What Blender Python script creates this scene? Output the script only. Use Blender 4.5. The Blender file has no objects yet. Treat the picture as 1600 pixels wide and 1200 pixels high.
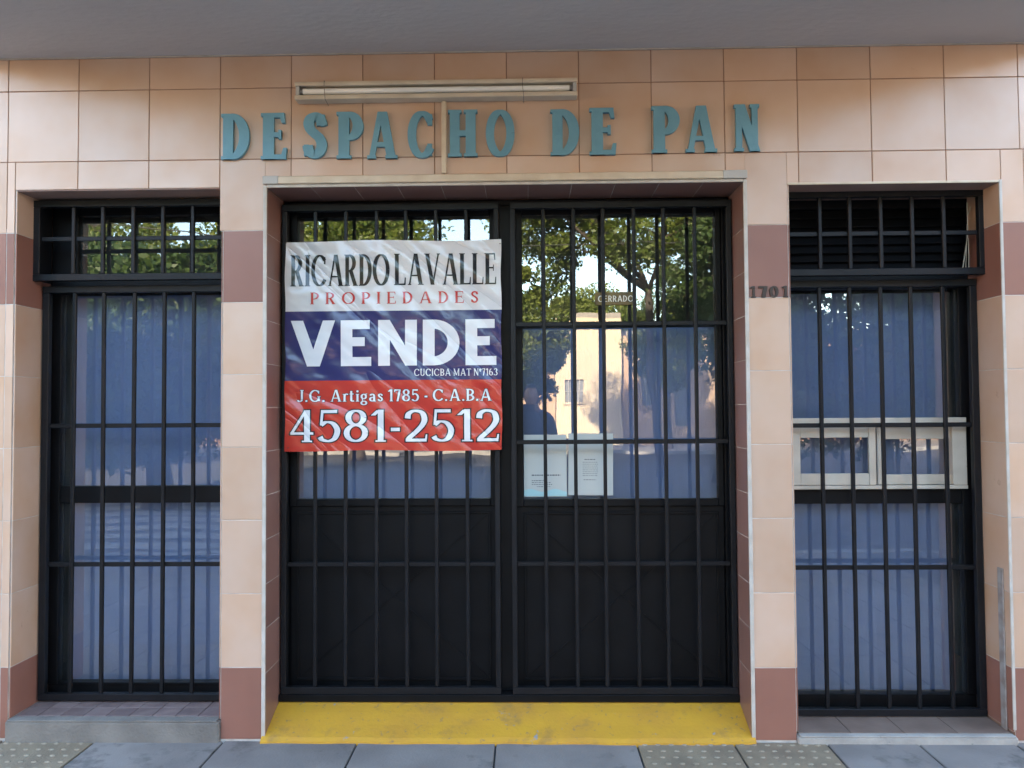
import bpy, bmesh, math, random
import numpy as np
from mathutils import Vector, Matrix

random.seed(7)
rng = np.random.default_rng(7)
R = math.radians
sc = bpy.context.scene
COL = sc.collection

# ------------------------------------------------------------------ camera
F = 1201.28                                     # focal length in photograph pixels (1600 x 1200)
CAM = Vector((0.0984, -3.47242, 1.4774))
PITCH, YAW, ROLL = R(1.82645), R(1.18013), R(0.36996)


def _m3(rows): return Matrix(rows)


cp, sp, cy, sy, cr, sr = math.cos(PITCH), math.sin(PITCH), math.cos(YAW), math.sin(YAW), math.cos(ROLL), math.sin(ROLL)
M3 = _m3(((cy, -sy, 0), (sy, cy, 0), (0, 0, 1))) @ _m3(((1, 0, 0), (0, cp, -sp), (0, sp, cp))) @ _m3(((cr, 0, sr), (0, 1, 0), (-sr, 0, cr)))
cam_d = bpy.data.cameras.new('camera')
cam = bpy.data.objects.new('camera', cam_d)
COL.objects.link(cam)
cam_d.sensor_width = 36
cam_d.lens = F / 1600 * 36
cam_d.clip_end = 1000
cam_d.clip_start = 0.05
rt, fw, up = M3.col[0], M3.col[1], M3.col[2]
cam.matrix_world = Matrix(((rt[0], up[0], -fw[0], CAM[0]), (rt[1], up[1], -fw[1], CAM[1]), (rt[2], up[2], -fw[2], CAM[2]), (0, 0, 0, 1)))
sc.camera = cam

# ------------------------------------------------------------------ sky, sun, exposure
SUN_EL, SUN_ROT = 18.5, -14.0                   # the sun is low behind the building
w = bpy.data.worlds.new('World')
sc.world = w
w.use_nodes = True
sky = w.node_tree.nodes.new('ShaderNodeTexSky')
sky.sky_type = 'NISHITA'
sky.sun_disc = False
sky.sun_elevation = R(SUN_EL)
sky.sun_rotation = R(SUN_ROT)
sky.dust_density = 0.7
w.node_tree.links.new(sky.outputs[0], w.node_tree.nodes['Background'].inputs[0])
w.node_tree.nodes['Background'].inputs[1].default_value = 0.15
sun_d = bpy.data.lights.new('sun', 'SUN')
sun_d.energy = 3.6
sun_d.angle = R(0.53)
sun_d.color = (1.0, 0.86, 0.68)
sun = bpy.data.objects.new('sun', sun_d)
COL.objects.link(sun)
sdir = Vector((math.sin(R(SUN_ROT)) * math.cos(R(SUN_EL)), math.cos(R(SUN_ROT)) * math.cos(R(SUN_EL)), math.sin(R(SUN_EL))))
sun.rotation_euler = sdir.to_track_quat('Z', 'Y').to_euler()
sun.location = (0, 20, 20)
vs = sc.view_settings
vs.view_transform = 'Standard'
vs.look = 'None'
vs.gamma = 1
vs.use_curve_mapping = False
vs.exposure = 3.7
vs.use_white_balance = True                    # camera balanced for open shade
vs.white_balance_temperature = 6950
vs.white_balance_tint = 8
try:
    sc.cycles.max_bounces = 10
    sc.cycles.transparent_max_bounces = 12
    sc.cycles.sample_clamp_indirect = 6
except Exception:
    pass


def P(u, v, Y=0.0):
    """photograph pixel -> point on the plane y = Y"""
    d = M3 @ Vector(((u - 800) / F, 1, (600 - v) / F))
    return CAM + d * ((Y - CAM[1]) / d[1])


def PX(u, v, Y): return P(u, v, Y)[0]
def PZ(u, v, Y): return P(u, v, Y)[2]


YG = 0.29                                       # glass plane


def MIR(u, v, dist):
    """a thing seen mirrored in the glass: pixel + distance in front of the facade -> its real place"""
    q = P(u, v, 2 * YG + dist)
    return Vector((q[0], -dist, q[2]))


# ------------------------------------------------------------------ helpers
def tag(o, label=None, cat=None, group=None, kind=None):
    if label: o['label'] = label
    if cat: o['category'] = cat
    if group: o['group'] = group
    if kind: o['kind'] = kind
    return o


def link(name, me, parent=None, loc=None):
    o = bpy.data.objects.new(name, me)
    COL.objects.link(o)
    if loc is not None: o.location = loc
    if parent is not None: o.parent = parent
    return o


def empty(name, loc, label=None, cat=None, group=None):
    o = link(name, None, None, loc)
    o.empty_display_size = 0.1
    return tag(o, label, cat, group)


class MB:
    def __init__(s):
        s.v, s.f, s.m = [], [], []

    def add(s, vs, fs, mi=0):
        b = len(s.v)
        s.v += [tuple(q) for q in vs]
        s.f += [tuple(i + b for i in f) for f in fs]
        s.m += [mi] * len(fs)

    def box(s, x0, x1, y0, y1, z0, z1, mi=0):
        s.add([(x0, y0, z0), (x1, y0, z0), (x1, y1, z0), (x0, y1, z0), (x0, y0, z1), (x1, y0, z1), (x1, y1, z1), (x0, y1, z1)],
              [(0, 3, 2, 1), (4, 5, 6, 7), (0, 1, 5, 4), (1, 2, 6, 5), (2, 3, 7, 6), (3, 0, 4, 7)], mi)

    def prism(s, poly, z0, z1, mi=0):
        n = len(poly)
        s.add([(x, y, z0) for x, y in poly] + [(x, y, z1) for x, y in poly],
              [tuple(reversed(range(n))), tuple(range(n, 2 * n))] + [(i, (i + 1) % n, n + (i + 1) % n, n + i) for i in range(n)], mi)

    def tube(s, pts, rads, n=8, mi=0, cap=True):
        pts = [Vector(p) for p in pts]
        b = len(s.v)
        for i, p in enumerate(pts):
            t = (pts[min(i + 1, len(pts) - 1)] - pts[max(i - 1, 0)]).normalized()
            a = t.orthogonal().normalized() if i == 0 else (a - t * a.dot(t)).normalized()
            c = t.cross(a)
            r = rads[i] if hasattr(rads, '__len__') else rads
            for k in range(n):
                g = 2 * math.pi * k / n
                s.v.append(tuple(p + a * (r * math.cos(g)) + c * (r * math.sin(g))))
        for i in range(len(pts) - 1):
            for k in range(n):
                s.f.append((b + i * n + k, b + i * n + (k + 1) % n, b + (i + 1) * n + (k + 1) % n, b + (i + 1) * n + k)); s.m.append(mi)
        if cap:
            s.f.append(tuple(b + k for k in reversed(range(n)))); s.m.append(mi)
            s.f.append(tuple(b + (len(pts) - 1) * n + k for k in range(n))); s.m.append(mi)

    def mesh(s, name, mats, bevel=0, smooth=False, shift=None):
        me = bpy.data.meshes.new(name)
        v = s.v if shift is None else [(a - shift[0], b - shift[1], c - shift[2]) for a, b, c in s.v]
        me.from_pydata(v, [], s.f)
        for m in (mats if isinstance(mats, (list, tuple)) else [mats]): me.materials.append(m)
        me.polygons.foreach_set('material_index', s.m)
        if bevel:
            bm = bmesh.new(); bm.from_mesh(me)
            bmesh.ops.bevel(bm, geom=[e for e in bm.edges], offset=bevel, segments=1, affect='EDGES', profile=0.5)
            bm.to_mesh(me); bm.free()
        if smooth:
            me.polygons.foreach_set('use_smooth', [True] * len(me.polygons))
        me.update()
        return me

    def build(s, name, mats, parent=None, bevel=0, smooth=False, loc=None):
        """loc: world place of the object's origin (the mesh is given in world coordinates)"""
        me = s.mesh(name, mats, bevel, smooth, loc)
        o = link(name, me, None, loc)
        if parent is not None:
            o.parent = parent
            o.matrix_parent_inverse = parent_inv(parent)
        return o


def parent_inv(p):
    return Matrix.Translation(-p.location)         # every object's location is its place in the world; parents are not rotated


def box(name, x0, x1, y0, y1, z0, z1, mat, parent=None, bevel=0.0015, cache={}):
    """one box object with its origin at its centre; alike boxes share their mesh"""
    d = (round(x1 - x0, 4), round(y1 - y0, 4), round(z1 - z0, 4))
    key = d + (mat.name, bevel)
    me = cache.get(key)
    if me is None:
        m = MB(); m.box(-d[0] / 2, d[0] / 2, -d[1] / 2, d[1] / 2, -d[2] / 2, d[2] / 2)
        me = cache[key] = m.mesh(name, mat, min(bevel, min(d) * 0.3))
    o = link(name, me, None, ((x0 + x1) / 2, (y0 + y1) / 2, (z0 + z1) / 2))
    if parent is not None:
        o.parent = parent; o.matrix_parent_inverse = parent_inv(parent)
    return o


# ------------------------------------------------------------------ materials
def mat(name, col, rough=0.6, col2=None, scale=6.0, detail=5, bump=0.0, bscale=60, spec=0.5, metal=0.0, rnd=0.0, speck=None, coords='Object', contrast=(0.35, 0.65), ior=None, coat=0, stretch=(1, 1, 1), rough2=None):
    m = bpy.data.materials.new(name)
    m.use_nodes = True
    nt = m.node_tree; N = nt.nodes; L = nt.links.new
    b = N['Principled BSDF']
    b.inputs['Roughness'].default_value = rough
    b.inputs['Metallic'].default_value = metal
    b.inputs['Specular IOR Level'].default_value = spec
    if ior: b.inputs['IOR'].default_value = ior
    if coat: b.inputs['Coat Weight'].default_value = coat; b.inputs['Coat Roughness'].default_value = 0.12
    geo = N.new('ShaderNodeNewGeometry')
    info = N.new('ShaderNodeObjectInfo')
    add = N.new('ShaderNodeVectorMath'); add.operation = 'MULTIPLY_ADD'
    add.inputs[1].default_value = stretch
    L(geo.outputs['Position'], add.inputs[0])
    cmb = N.new('ShaderNodeCombineXYZ')
    mul = N.new('ShaderNodeMath'); mul.operation = 'MULTIPLY'; mul.inputs[1].default_value = 37.0 if rnd else 0.0
    L(info.outputs['Random'], mul.inputs[0]); L(mul.outputs[0], cmb.inputs[0]); L(mul.outputs[0], cmb.inputs[2])
    L(cmb.outputs[0], add.inputs[2])
    vec = add.outputs[0]
    col_out = None
    if col2 is not None:
        no = N.new('ShaderNodeTexNoise'); no.inputs['Scale'].default_value = scale; no.inputs['Detail'].default_value = detail
        L(vec, no.inputs['Vector'])
        rp = N.new('ShaderNodeValToRGB')
        rp.color_ramp.elements[0].position = contrast[0]; rp.color_ramp.elements[1].position = contrast[1]
        rp.color_ramp.elements[0].color = (*col, 1); rp.color_ramp.elements[1].color = (*col2, 1)
        L(no.outputs[0], rp.inputs[0]); col_out = rp.outputs[0]
        if rough2 is not None:
            mr = N.new('ShaderNodeMapRange'); mr.inputs[1].default_value = 0.3; mr.inputs[2].default_value = 0.7
            mr.inputs[3].default_value = rough; mr.inputs[4].default_value = rough2
            L(no.outputs[0], mr.inputs[0]); L(mr.outputs[0], b.inputs['Roughness'])
    if speck is not None:                       # (colour, scale, threshold, softness): stains and chips with a shape of their own
        for (sc_col, ss, th, soft) in (speck if isinstance(speck, list) else [speck]):
            n2 = N.new('ShaderNodeTexNoise'); n2.inputs['Scale'].default_value = ss; n2.inputs['Detail'].default_value = 8; n2.inputs['Roughness'].default_value = 0.65
            L(vec, n2.inputs['Vector'])
            r2 = N.new('ShaderNodeMapRange'); r2.inputs[1].default_value = th; r2.inputs[2].default_value = th + soft
            L(n2.outputs[0], r2.inputs[0])
            mx = N.new('ShaderNodeMix'); mx.data_type = 'RGBA'
            L(r2.outputs[0], mx.inputs[0])
            if col_out is not None: L(col_out, mx.inputs[6])
            else: mx.inputs[6].default_value = (*col, 1)
            mx.inputs[7].default_value = (*sc_col, 1)
            col_out = mx.outputs[2]
    if rnd:
        hs = N.new('ShaderNodeHueSaturation')
        mr = N.new('ShaderNodeMapRange'); mr.inputs[3].default_value = 1 - rnd; mr.inputs[4].default_value = 1 + rnd
        L(info.outputs['Random'], mr.inputs[0]); L(mr.outputs[0], hs.inputs['Value'])
        if col_out is not None: L(col_out, hs.inputs['Color'])
        else: hs.inputs['Color'].default_value = (*col, 1)
        col_out = hs.outputs[0]
    if col_out is not None: L(col_out, b.inputs['Base Color'])
    else: b.inputs['Base Color'].default_value = (*col, 1)
    if bump:
        nb = N.new('ShaderNodeTexNoise'); nb.inputs['Scale'].default_value = bscale; nb.inputs['Detail'].default_value = 6
        L(vec, nb.inputs['Vector'])
        bp = N.new('ShaderNodeBump'); bp.inputs['Strength'].default_value = bump; bp.inputs['Distance'].default_value = 0.01
        L(nb.outputs[0], bp.inputs['Height']); L(bp.outputs[0], b.inputs['Normal'])
    return m


MT = {}
TILE_KW = dict(rough=0.36, rough2=0.5, scale=3.2, detail=3, rnd=0.075, bump=0.02, bscale=9, contrast=(0.3, 0.72), ior=1.85, speck=[((0.30, 0.17, 0.10), 7, 0.66, 0.10), ((0.16, 0.08, 0.05), 55, 0.755, 0.02)])
MT['tile'] = mat('glazed_beige', (0.575, 0.40, 0.30), col2=(0.505, 0.295, 0.175), **TILE_KW)
MT['tile_red'] = mat('glazed_terracotta', (0.28, 0.125, 0.09), col2=(0.235, 0.10, 0.07), **{**TILE_KW, 'ior': 1.55, 'speck': ((0.13, 0.07, 0.05), 40, 0.74, 0.03)})
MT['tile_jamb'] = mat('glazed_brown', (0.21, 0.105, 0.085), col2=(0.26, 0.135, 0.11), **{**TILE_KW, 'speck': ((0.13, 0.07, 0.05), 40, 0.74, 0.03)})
MT['mortar_dark'] = mat('brown_mortar', (0.27, 0.14, 0.09), 0.9, (0.36, 0.21, 0.14), 8)
MT['mortar_pale'] = mat('pale_mortar', (0.62, 0.58, 0.53), 0.9, (0.45, 0.38, 0.33), 14)
MT['canopy'] = mat('grey_plaster', (0.46, 0.435, 0.42), 0.85, (0.56, 0.53, 0.51), 1.6, 8, contrast=(0.25, 0.75), stretch=(0.5, 1, 1), bump=0.3, bscale=45)
MT['plaster'] = mat('cream_plaster', (0.58, 0.52, 0.43), 0.9, (0.50, 0.44, 0.36), 1.2, 6, bump=0.2)
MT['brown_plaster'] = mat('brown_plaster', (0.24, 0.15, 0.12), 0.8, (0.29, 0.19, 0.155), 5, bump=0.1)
MT['black'] = mat('black_paint', (0.004, 0.0042, 0.005), 0.42, (0.006, 0.0063, 0.0075), 9, spec=0.16, speck=((0.05, 0.035, 0.025), 38, 0.72, 0.06), bump=0.05, bscale=120)
MT['grille'] = mat('grille_paint', (0.006, 0.0064, 0.008), 0.42, (0.009, 0.0095, 0.012), 12, spec=0.25, speck=((0.07, 0.035, 0.02), 30, 0.72, 0.05))
MT['white'] = mat('white_trim', (0.54, 0.50, 0.45), 0.6, (0.44, 0.39, 0.33), 12)
MT['cream'] = mat('cream_plastic', (0.64, 0.54, 0.41), 0.5, (0.54, 0.43, 0.31), 9, speck=((0.3, 0.2, 0.12), 28, 0.69, 0.05))
MT['alu'] = mat('cream_aluminium', (0.54, 0.47, 0.385), 0.45, (0.45, 0.385, 0.31), 8, speck=((0.2, 0.16, 0.13), 30, 0.68, 0.05))
MT['greyplastic'] = mat('grey_plastic', (0.44, 0.42, 0.39), 0.5)
MT['tubeglass'] = mat('white_tube', (0.80, 0.79, 0.76), 0.2)
MT['capmetal'] = mat('dull_metal', (0.22, 0.20, 0.18), 0.4, metal=0.6)
MT['teal'] = mat('teal_paint', (0.145, 0.325, 0.41), 0.6, (0.12, 0.285, 0.365), 9, speck=((0.18, 0.34, 0.38), 26, 0.66, 0.06), bump=0.15, bscale=50)
MT['digit'] = mat('dark_bronze', (0.05, 0.035, 0.028), 0.4, metal=0.3)
MT['yellow'] = mat('yellow_paint', (0.56, 0.30, 0.022), 0.7, (0.49, 0.25, 0.028), 5, speck=[((0.37, 0.20, 0.04), 9, 0.55, 0.14), ((0.30, 0.18, 0.07), 40, 0.60, 0.07), ((0.27, 0.26, 0.25), 13, 0.655, 0.03)], bump=0.22, bscale=60)
MT['concrete'] = mat('step_concrete', (0.225, 0.205, 0.18), 0.9, (0.16, 0.145, 0.13), 7, speck=((0.14, 0.12, 0.11), 22, 0.68, 0.04), bump=0.5, bscale=80)
MT['concrete_pale'] = mat('pale_stone_edge', (0.40, 0.375, 0.34), 0.85, (0.30, 0.28, 0.255), 9, speck=((0.2, 0.19, 0.18), 26, 0.66, 0.05), bump=0.4, bscale=80)
MT['slab'] = mat('paving_slab', (0.175, 0.155, 0.145), 0.8, (0.24, 0.215, 0.20), 3, 8, rnd=0.08, speck=[((0.10, 0.092, 0.086), 4, 0.54, 0.12), ((0.36, 0.36, 0.36), 30, 0.74, 0.03)], bump=0.25, bscale=90)
MT['tactile'] = mat('tactile_slab', (0.27, 0.21, 0.14), 0.85, (0.19, 0.145, 0.10), 6, 6, rnd=0.06, bump=0.3, bscale=90)
MT['dome'] = mat('tactile_dome', (0.33, 0.275, 0.20), 0.85, (0.235, 0.19, 0.135), 20)
MT['joint'] = mat('dark_joint', (0.07, 0.07, 0.075), 0.95, (0.11, 0.105, 0.10), 20)
MT['asphalt'] = mat('asphalt', (0.055, 0.055, 0.058), 0.85, (0.075, 0.073, 0.07), 0.8, 8, bump=0.3, bscale=60)
MT['roadpaint'] = mat('road_paint', (0.36, 0.35, 0.33), 0.8, (0.16, 0.155, 0.15), 5)
MT['kerb'] = mat('kerb_stone', (0.30, 0.29, 0.28), 0.9, (0.22, 0.21, 0.2), 3)
MT['floor_tile'] = mat('plum_floor_tile', (0.17, 0.115, 0.11), 0.6, (0.24, 0.175, 0.16), 14, 6, rnd=0.12, bump=0.1)
MT['floor_brown'] = mat('brown_floor_tile', (0.17, 0.115, 0.09), 0.55, (0.21, 0.15, 0.12), 8, 6, rnd=0.1, bump=0.1)
MT['interior'] = mat('dim_room', (0.10, 0.095, 0.09), 0.9)
MT['curtain'] = mat('blue_cloth', (0.235, 0.305, 0.52), 0.9, (0.205, 0.265, 0.46), 4, bump=0.25, bscale=260, stretch=(1, 1, 0.15))
MT['paper'] = mat('notice_paper', (0.50, 0.515, 0.48), 0.7)
MT['paper_teal'] = mat('pale_teal_print', (0.36, 0.58, 0.60), 0.7)
MT['ink'] = mat('grey_ink', (0.10, 0.11, 0.12), 0.7)
MT['sign_brown'] = mat('brown_sign', (0.10, 0.07, 0.03), 0.5, (0.22, 0.15, 0.04), 30)
MT['sign_cream'] = mat('cream_letters', (0.85, 0.82, 0.68), 0.5)
MT['twig'] = mat('dry_twig', (0.42, 0.38, 0.30), 0.9)
MT['rust_strip'] = mat('grey_steel_strip', (0.42, 0.39, 0.37), 0.5, (0.30, 0.25, 0.22), 18, metal=0.3)
MT['bark'] = mat('bark', (0.045, 0.036, 0.03), 0.95, (0.075, 0.06, 0.048), 6, bump=0.6, bscale=18)
MT['housewall'] = mat('warm_cream_render', (0.54, 0.45, 0.33), 0.9, (0.48, 0.39, 0.28), 0.6, 6)
MT['housewall2'] = mat('pale_peach_render', (0.44, 0.31, 0.22), 0.9, (0.38, 0.26, 0.18), 0.6, 6)
MT['housebrick'] = mat('dull_brick', (0.20, 0.11, 0.08), 0.9, (0.25, 0.15, 0.11), 2, 6)
MT['shutter'] = mat('grey_shutter', (0.16, 0.17, 0.18), 0.7)
MT['roofgrey'] = mat('roof_grey', (0.25, 0.23, 0.21), 0.9)
MT['cable'] = mat('black_cable', (0.02, 0.02, 0.02), 0.6)


def leaf_mat(name, c1, c2):
    m = bpy.data.materials.new(name); m.use_nodes = True
    nt = m.node_tree; N = nt.nodes; L = nt.links.new
    b = N['Principled BSDF']; out = N['Material Output']
    b.inputs['Roughness'].default_value = 0.5
    at = N.new('ShaderNodeAttribute'); at.attribute_name = 'tint'
    mx = N.new('ShaderNodeMix'); mx.data_type = 'RGBA'
    mx.inputs[6].default_value = (*c1, 1); mx.inputs[7].default_value = (*c2, 1)
    L(at.outputs['Fac'], mx.inputs[0]); L(mx.outputs[2], b.inputs['Base Color'])
    tr = N.new('ShaderNodeBsdfTranslucent'); L(mx.outputs[2], tr.inputs['Color'])
    ms = N.new('ShaderNodeMixShader'); ms.inputs[0].default_value = 0.4
    L(b.outputs[0], ms.inputs[1]); L(tr.outputs[0], ms.inputs[2]); L(ms.outputs[0], out.inputs['Surface'])
    return m


MT['leaf'] = leaf_mat('leaf_green', (0.06, 0.105, 0.015), (0.17, 0.20, 0.035))
MT['leaf_dark'] = leaf_mat('leaf_dark_green', (0.03, 0.065, 0.014), (0.075, 0.12, 0.03))


def glass_mat(name, refl, tint):
    m = bpy.data.materials.new(name); m.use_nodes = True
    nt = m.node_tree; N = nt.nodes; L = nt.links.new
    N.remove(N['Principled BSDF']); out = N['Material Output']
    t = N.new('ShaderNodeBsdfTransparent'); t.inputs[0].default_value = (*tint, 1)
    g = N.new('ShaderNodeBsdfGlossy'); g.inputs['Roughness'].default_value = 0.0; g.inputs[0].default_value = (1, 1, 1, 1)
    lw = N.new('ShaderNodeFresnel'); lw.inputs[0].default_value = 1.5
    mr = N.new('ShaderNodeMapRange'); mr.inputs[1].default_value = 0.04; mr.inputs[2].default_value = 1.0; mr.inputs[3].default_value = refl; mr.inputs[4].default_value = 1.0
    L(lw.outputs[0], mr.inputs[0])
    # old float glass: very slight waviness
    no = N.new('ShaderNodeTexNoise'); no.inputs['Scale'].default_value = 3.0; no.inputs['Detail'].default_value = 1
    geo = N.new('ShaderNodeNewGeometry'); L(geo.outputs['Position'], no.inputs['Vector'])
    bp = N.new('ShaderNodeBump'); bp.inputs['Strength'].default_value = 0.035; bp.inputs['Distance'].default_value = 0.02
    L(no.outputs[0], bp.inputs['Height']); L(bp.outputs[0], g.inputs['Normal'])
    ms = N.new('ShaderNodeMixShader')
    L(mr.outputs[0], ms.inputs[0]); L(t.outputs[0], ms.inputs[1]); L(g.outputs[0], ms.inputs[2])
    df = N.new('ShaderNodeBsdfDiffuse'); df.inputs[0].default_value = (0.55, 0.54, 0.52, 1)    # pale haze painted into the glass as uneven dust, lifting its blacks
    nd = N.new('ShaderNodeTexNoise'); nd.inputs['Scale'].default_value = 4.0; nd.inputs['Detail'].default_value = 6
    L(geo.outputs['Position'], nd.inputs['Vector'])
    md = N.new('ShaderNodeMapRange'); md.inputs[1].default_value = 0.3; md.inputs[2].default_value = 0.75; md.inputs[3].default_value = 0.012; md.inputs[4].default_value = 0.06
    L(nd.outputs[0], md.inputs[0])
    m2 = N.new('ShaderNodeMixShader'); L(md.outputs[0], m2.inputs[0]); L(ms.outputs[0], m2.inputs[1]); L(df.outputs[0], m2.inputs[2])
    L(m2.outputs[0], out.inputs['Surface'])
    return m


MT['glass'] = glass_mat('window_glass', 0.15, (0.86, 0.88, 0.88))


def banner_mat(name, col, spec=0.5):
    """glossy vinyl: the diagonal pull creases are fine relief shared by sheet and print"""
    m = bpy.data.materials.new(name); m.use_nodes = True
    nt = m.node_tree; N = nt.nodes; L = nt.links.new
    b = N['Principled BSDF']
    b.inputs['Base Color'].default_value = (*col, 1)
    b.inputs['Roughness'].default_value = 0.17
    b.inputs['Specular IOR Level'].default_value = spec
    geo = N.new('ShaderNodeNewGeometry')
    mp = N.new('ShaderNodeMapping'); mp.vector_type = 'POINT'
    mp.inputs['Rotation'].default_value = (0, R(-42), 0)
    L(geo.outputs['Position'], mp.inputs[0])
    sc_ = N.new('ShaderNodeVectorMath'); sc_.operation = 'MULTIPLY'; sc_.inputs[1].default_value = (0.5, 0.0, 3.1)
    L(mp.outputs[0], sc_.inputs[0])
    n1 = N.new('ShaderNodeTexNoise'); n1.inputs['Scale'].default_value = 1.6; n1.inputs['Detail'].default_value = 2.0; n1.inputs['Roughness'].default_value = 0.42; n1.inputs['Distortion'].default_value = 0.5
    L(sc_.outputs[0], n1.inputs['Vector'])
    s2 = N.new('ShaderNodeVectorMath'); s2.operation = 'MULTIPLY'; s2.inputs[1].default_value = (3.5, 0, 6.0)
    L(geo.outputs['Position'], s2.inputs[0])
    n2 = N.new('ShaderNodeTexNoise'); n2.inputs['Scale'].default_value = 1.0; n2.inputs['Detail'].default_value = 2
    L(s2.outputs[0], n2.inputs['Vector'])
    ad = N.new('ShaderNodeMath'); ad.operation = 'MULTIPLY_ADD'; ad.inputs[1].default_value = 0.6
    rg = N.new('ShaderNodeMath'); rg.operation = 'SUBTRACT'; rg.inputs[1].default_value = 0.5; L(n1.outputs[0], rg.inputs[0])
    ab = N.new('ShaderNodeMath'); ab.operation = 'ABSOLUTE'; L(rg.outputs[0], ab.inputs[0])
    sm_ = N.new('ShaderNodeMath'); sm_.operation = 'POWER'; sm_.inputs[1].default_value = 0.8; L(ab.outputs[0], sm_.inputs[0])
    L(n2.outputs[0], ad.inputs[0]); L(sm_.outputs[0], ad.inputs[2])
    bp = N.new('ShaderNodeBump'); bp.inputs['Strength'].default_value = 1.0; bp.inputs['Distance'].default_value = 0.034
    L(ad.outputs[0], bp.inputs['Height']); L(bp.outputs[0], b.inputs['Normal'])
    return m


MT['b_white'] = banner_mat('vinyl_white', (0.62, 0.60, 0.59))
MT['b_navy'] = banner_mat('vinyl_navy', (0.034, 0.034, 0.12))
MT['b_red'] = banner_mat('vinyl_red', (0.50, 0.04, 0.026))
MT['b_black'] = banner_mat('print_black', (0.02, 0.02, 0.022))
MT['b_redprint'] = banner_mat('print_red', (0.50, 0.05, 0.045))
MT['b_whiteprint'] = banner_mat('print_white', (0.70, 0.70, 0.71))


# ------------------------------------------------------------------ lettering engine (own glyph drawings)
def catmull(p, n=7):
    q = [p[0]] + list(p) + [p[-1]]
    out = []
    for i in range(1, len(q) - 2):
        for k in range(n):
            t = k / n
            a, b, c, d = q[i - 1], q[i], q[i + 1], q[i + 2]
            out.append(tuple(0.5 * (2 * b[j] + (c[j] - a[j]) * t + (2 * a[j] - 5 * b[j] + 4 * c[j] - d[j]) * t * t + (3 * b[j] - a[j] - 3 * c[j] + d[j]) * t ** 3) for j in (0, 1)))
    out.append(p[-1])
    return out


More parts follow.
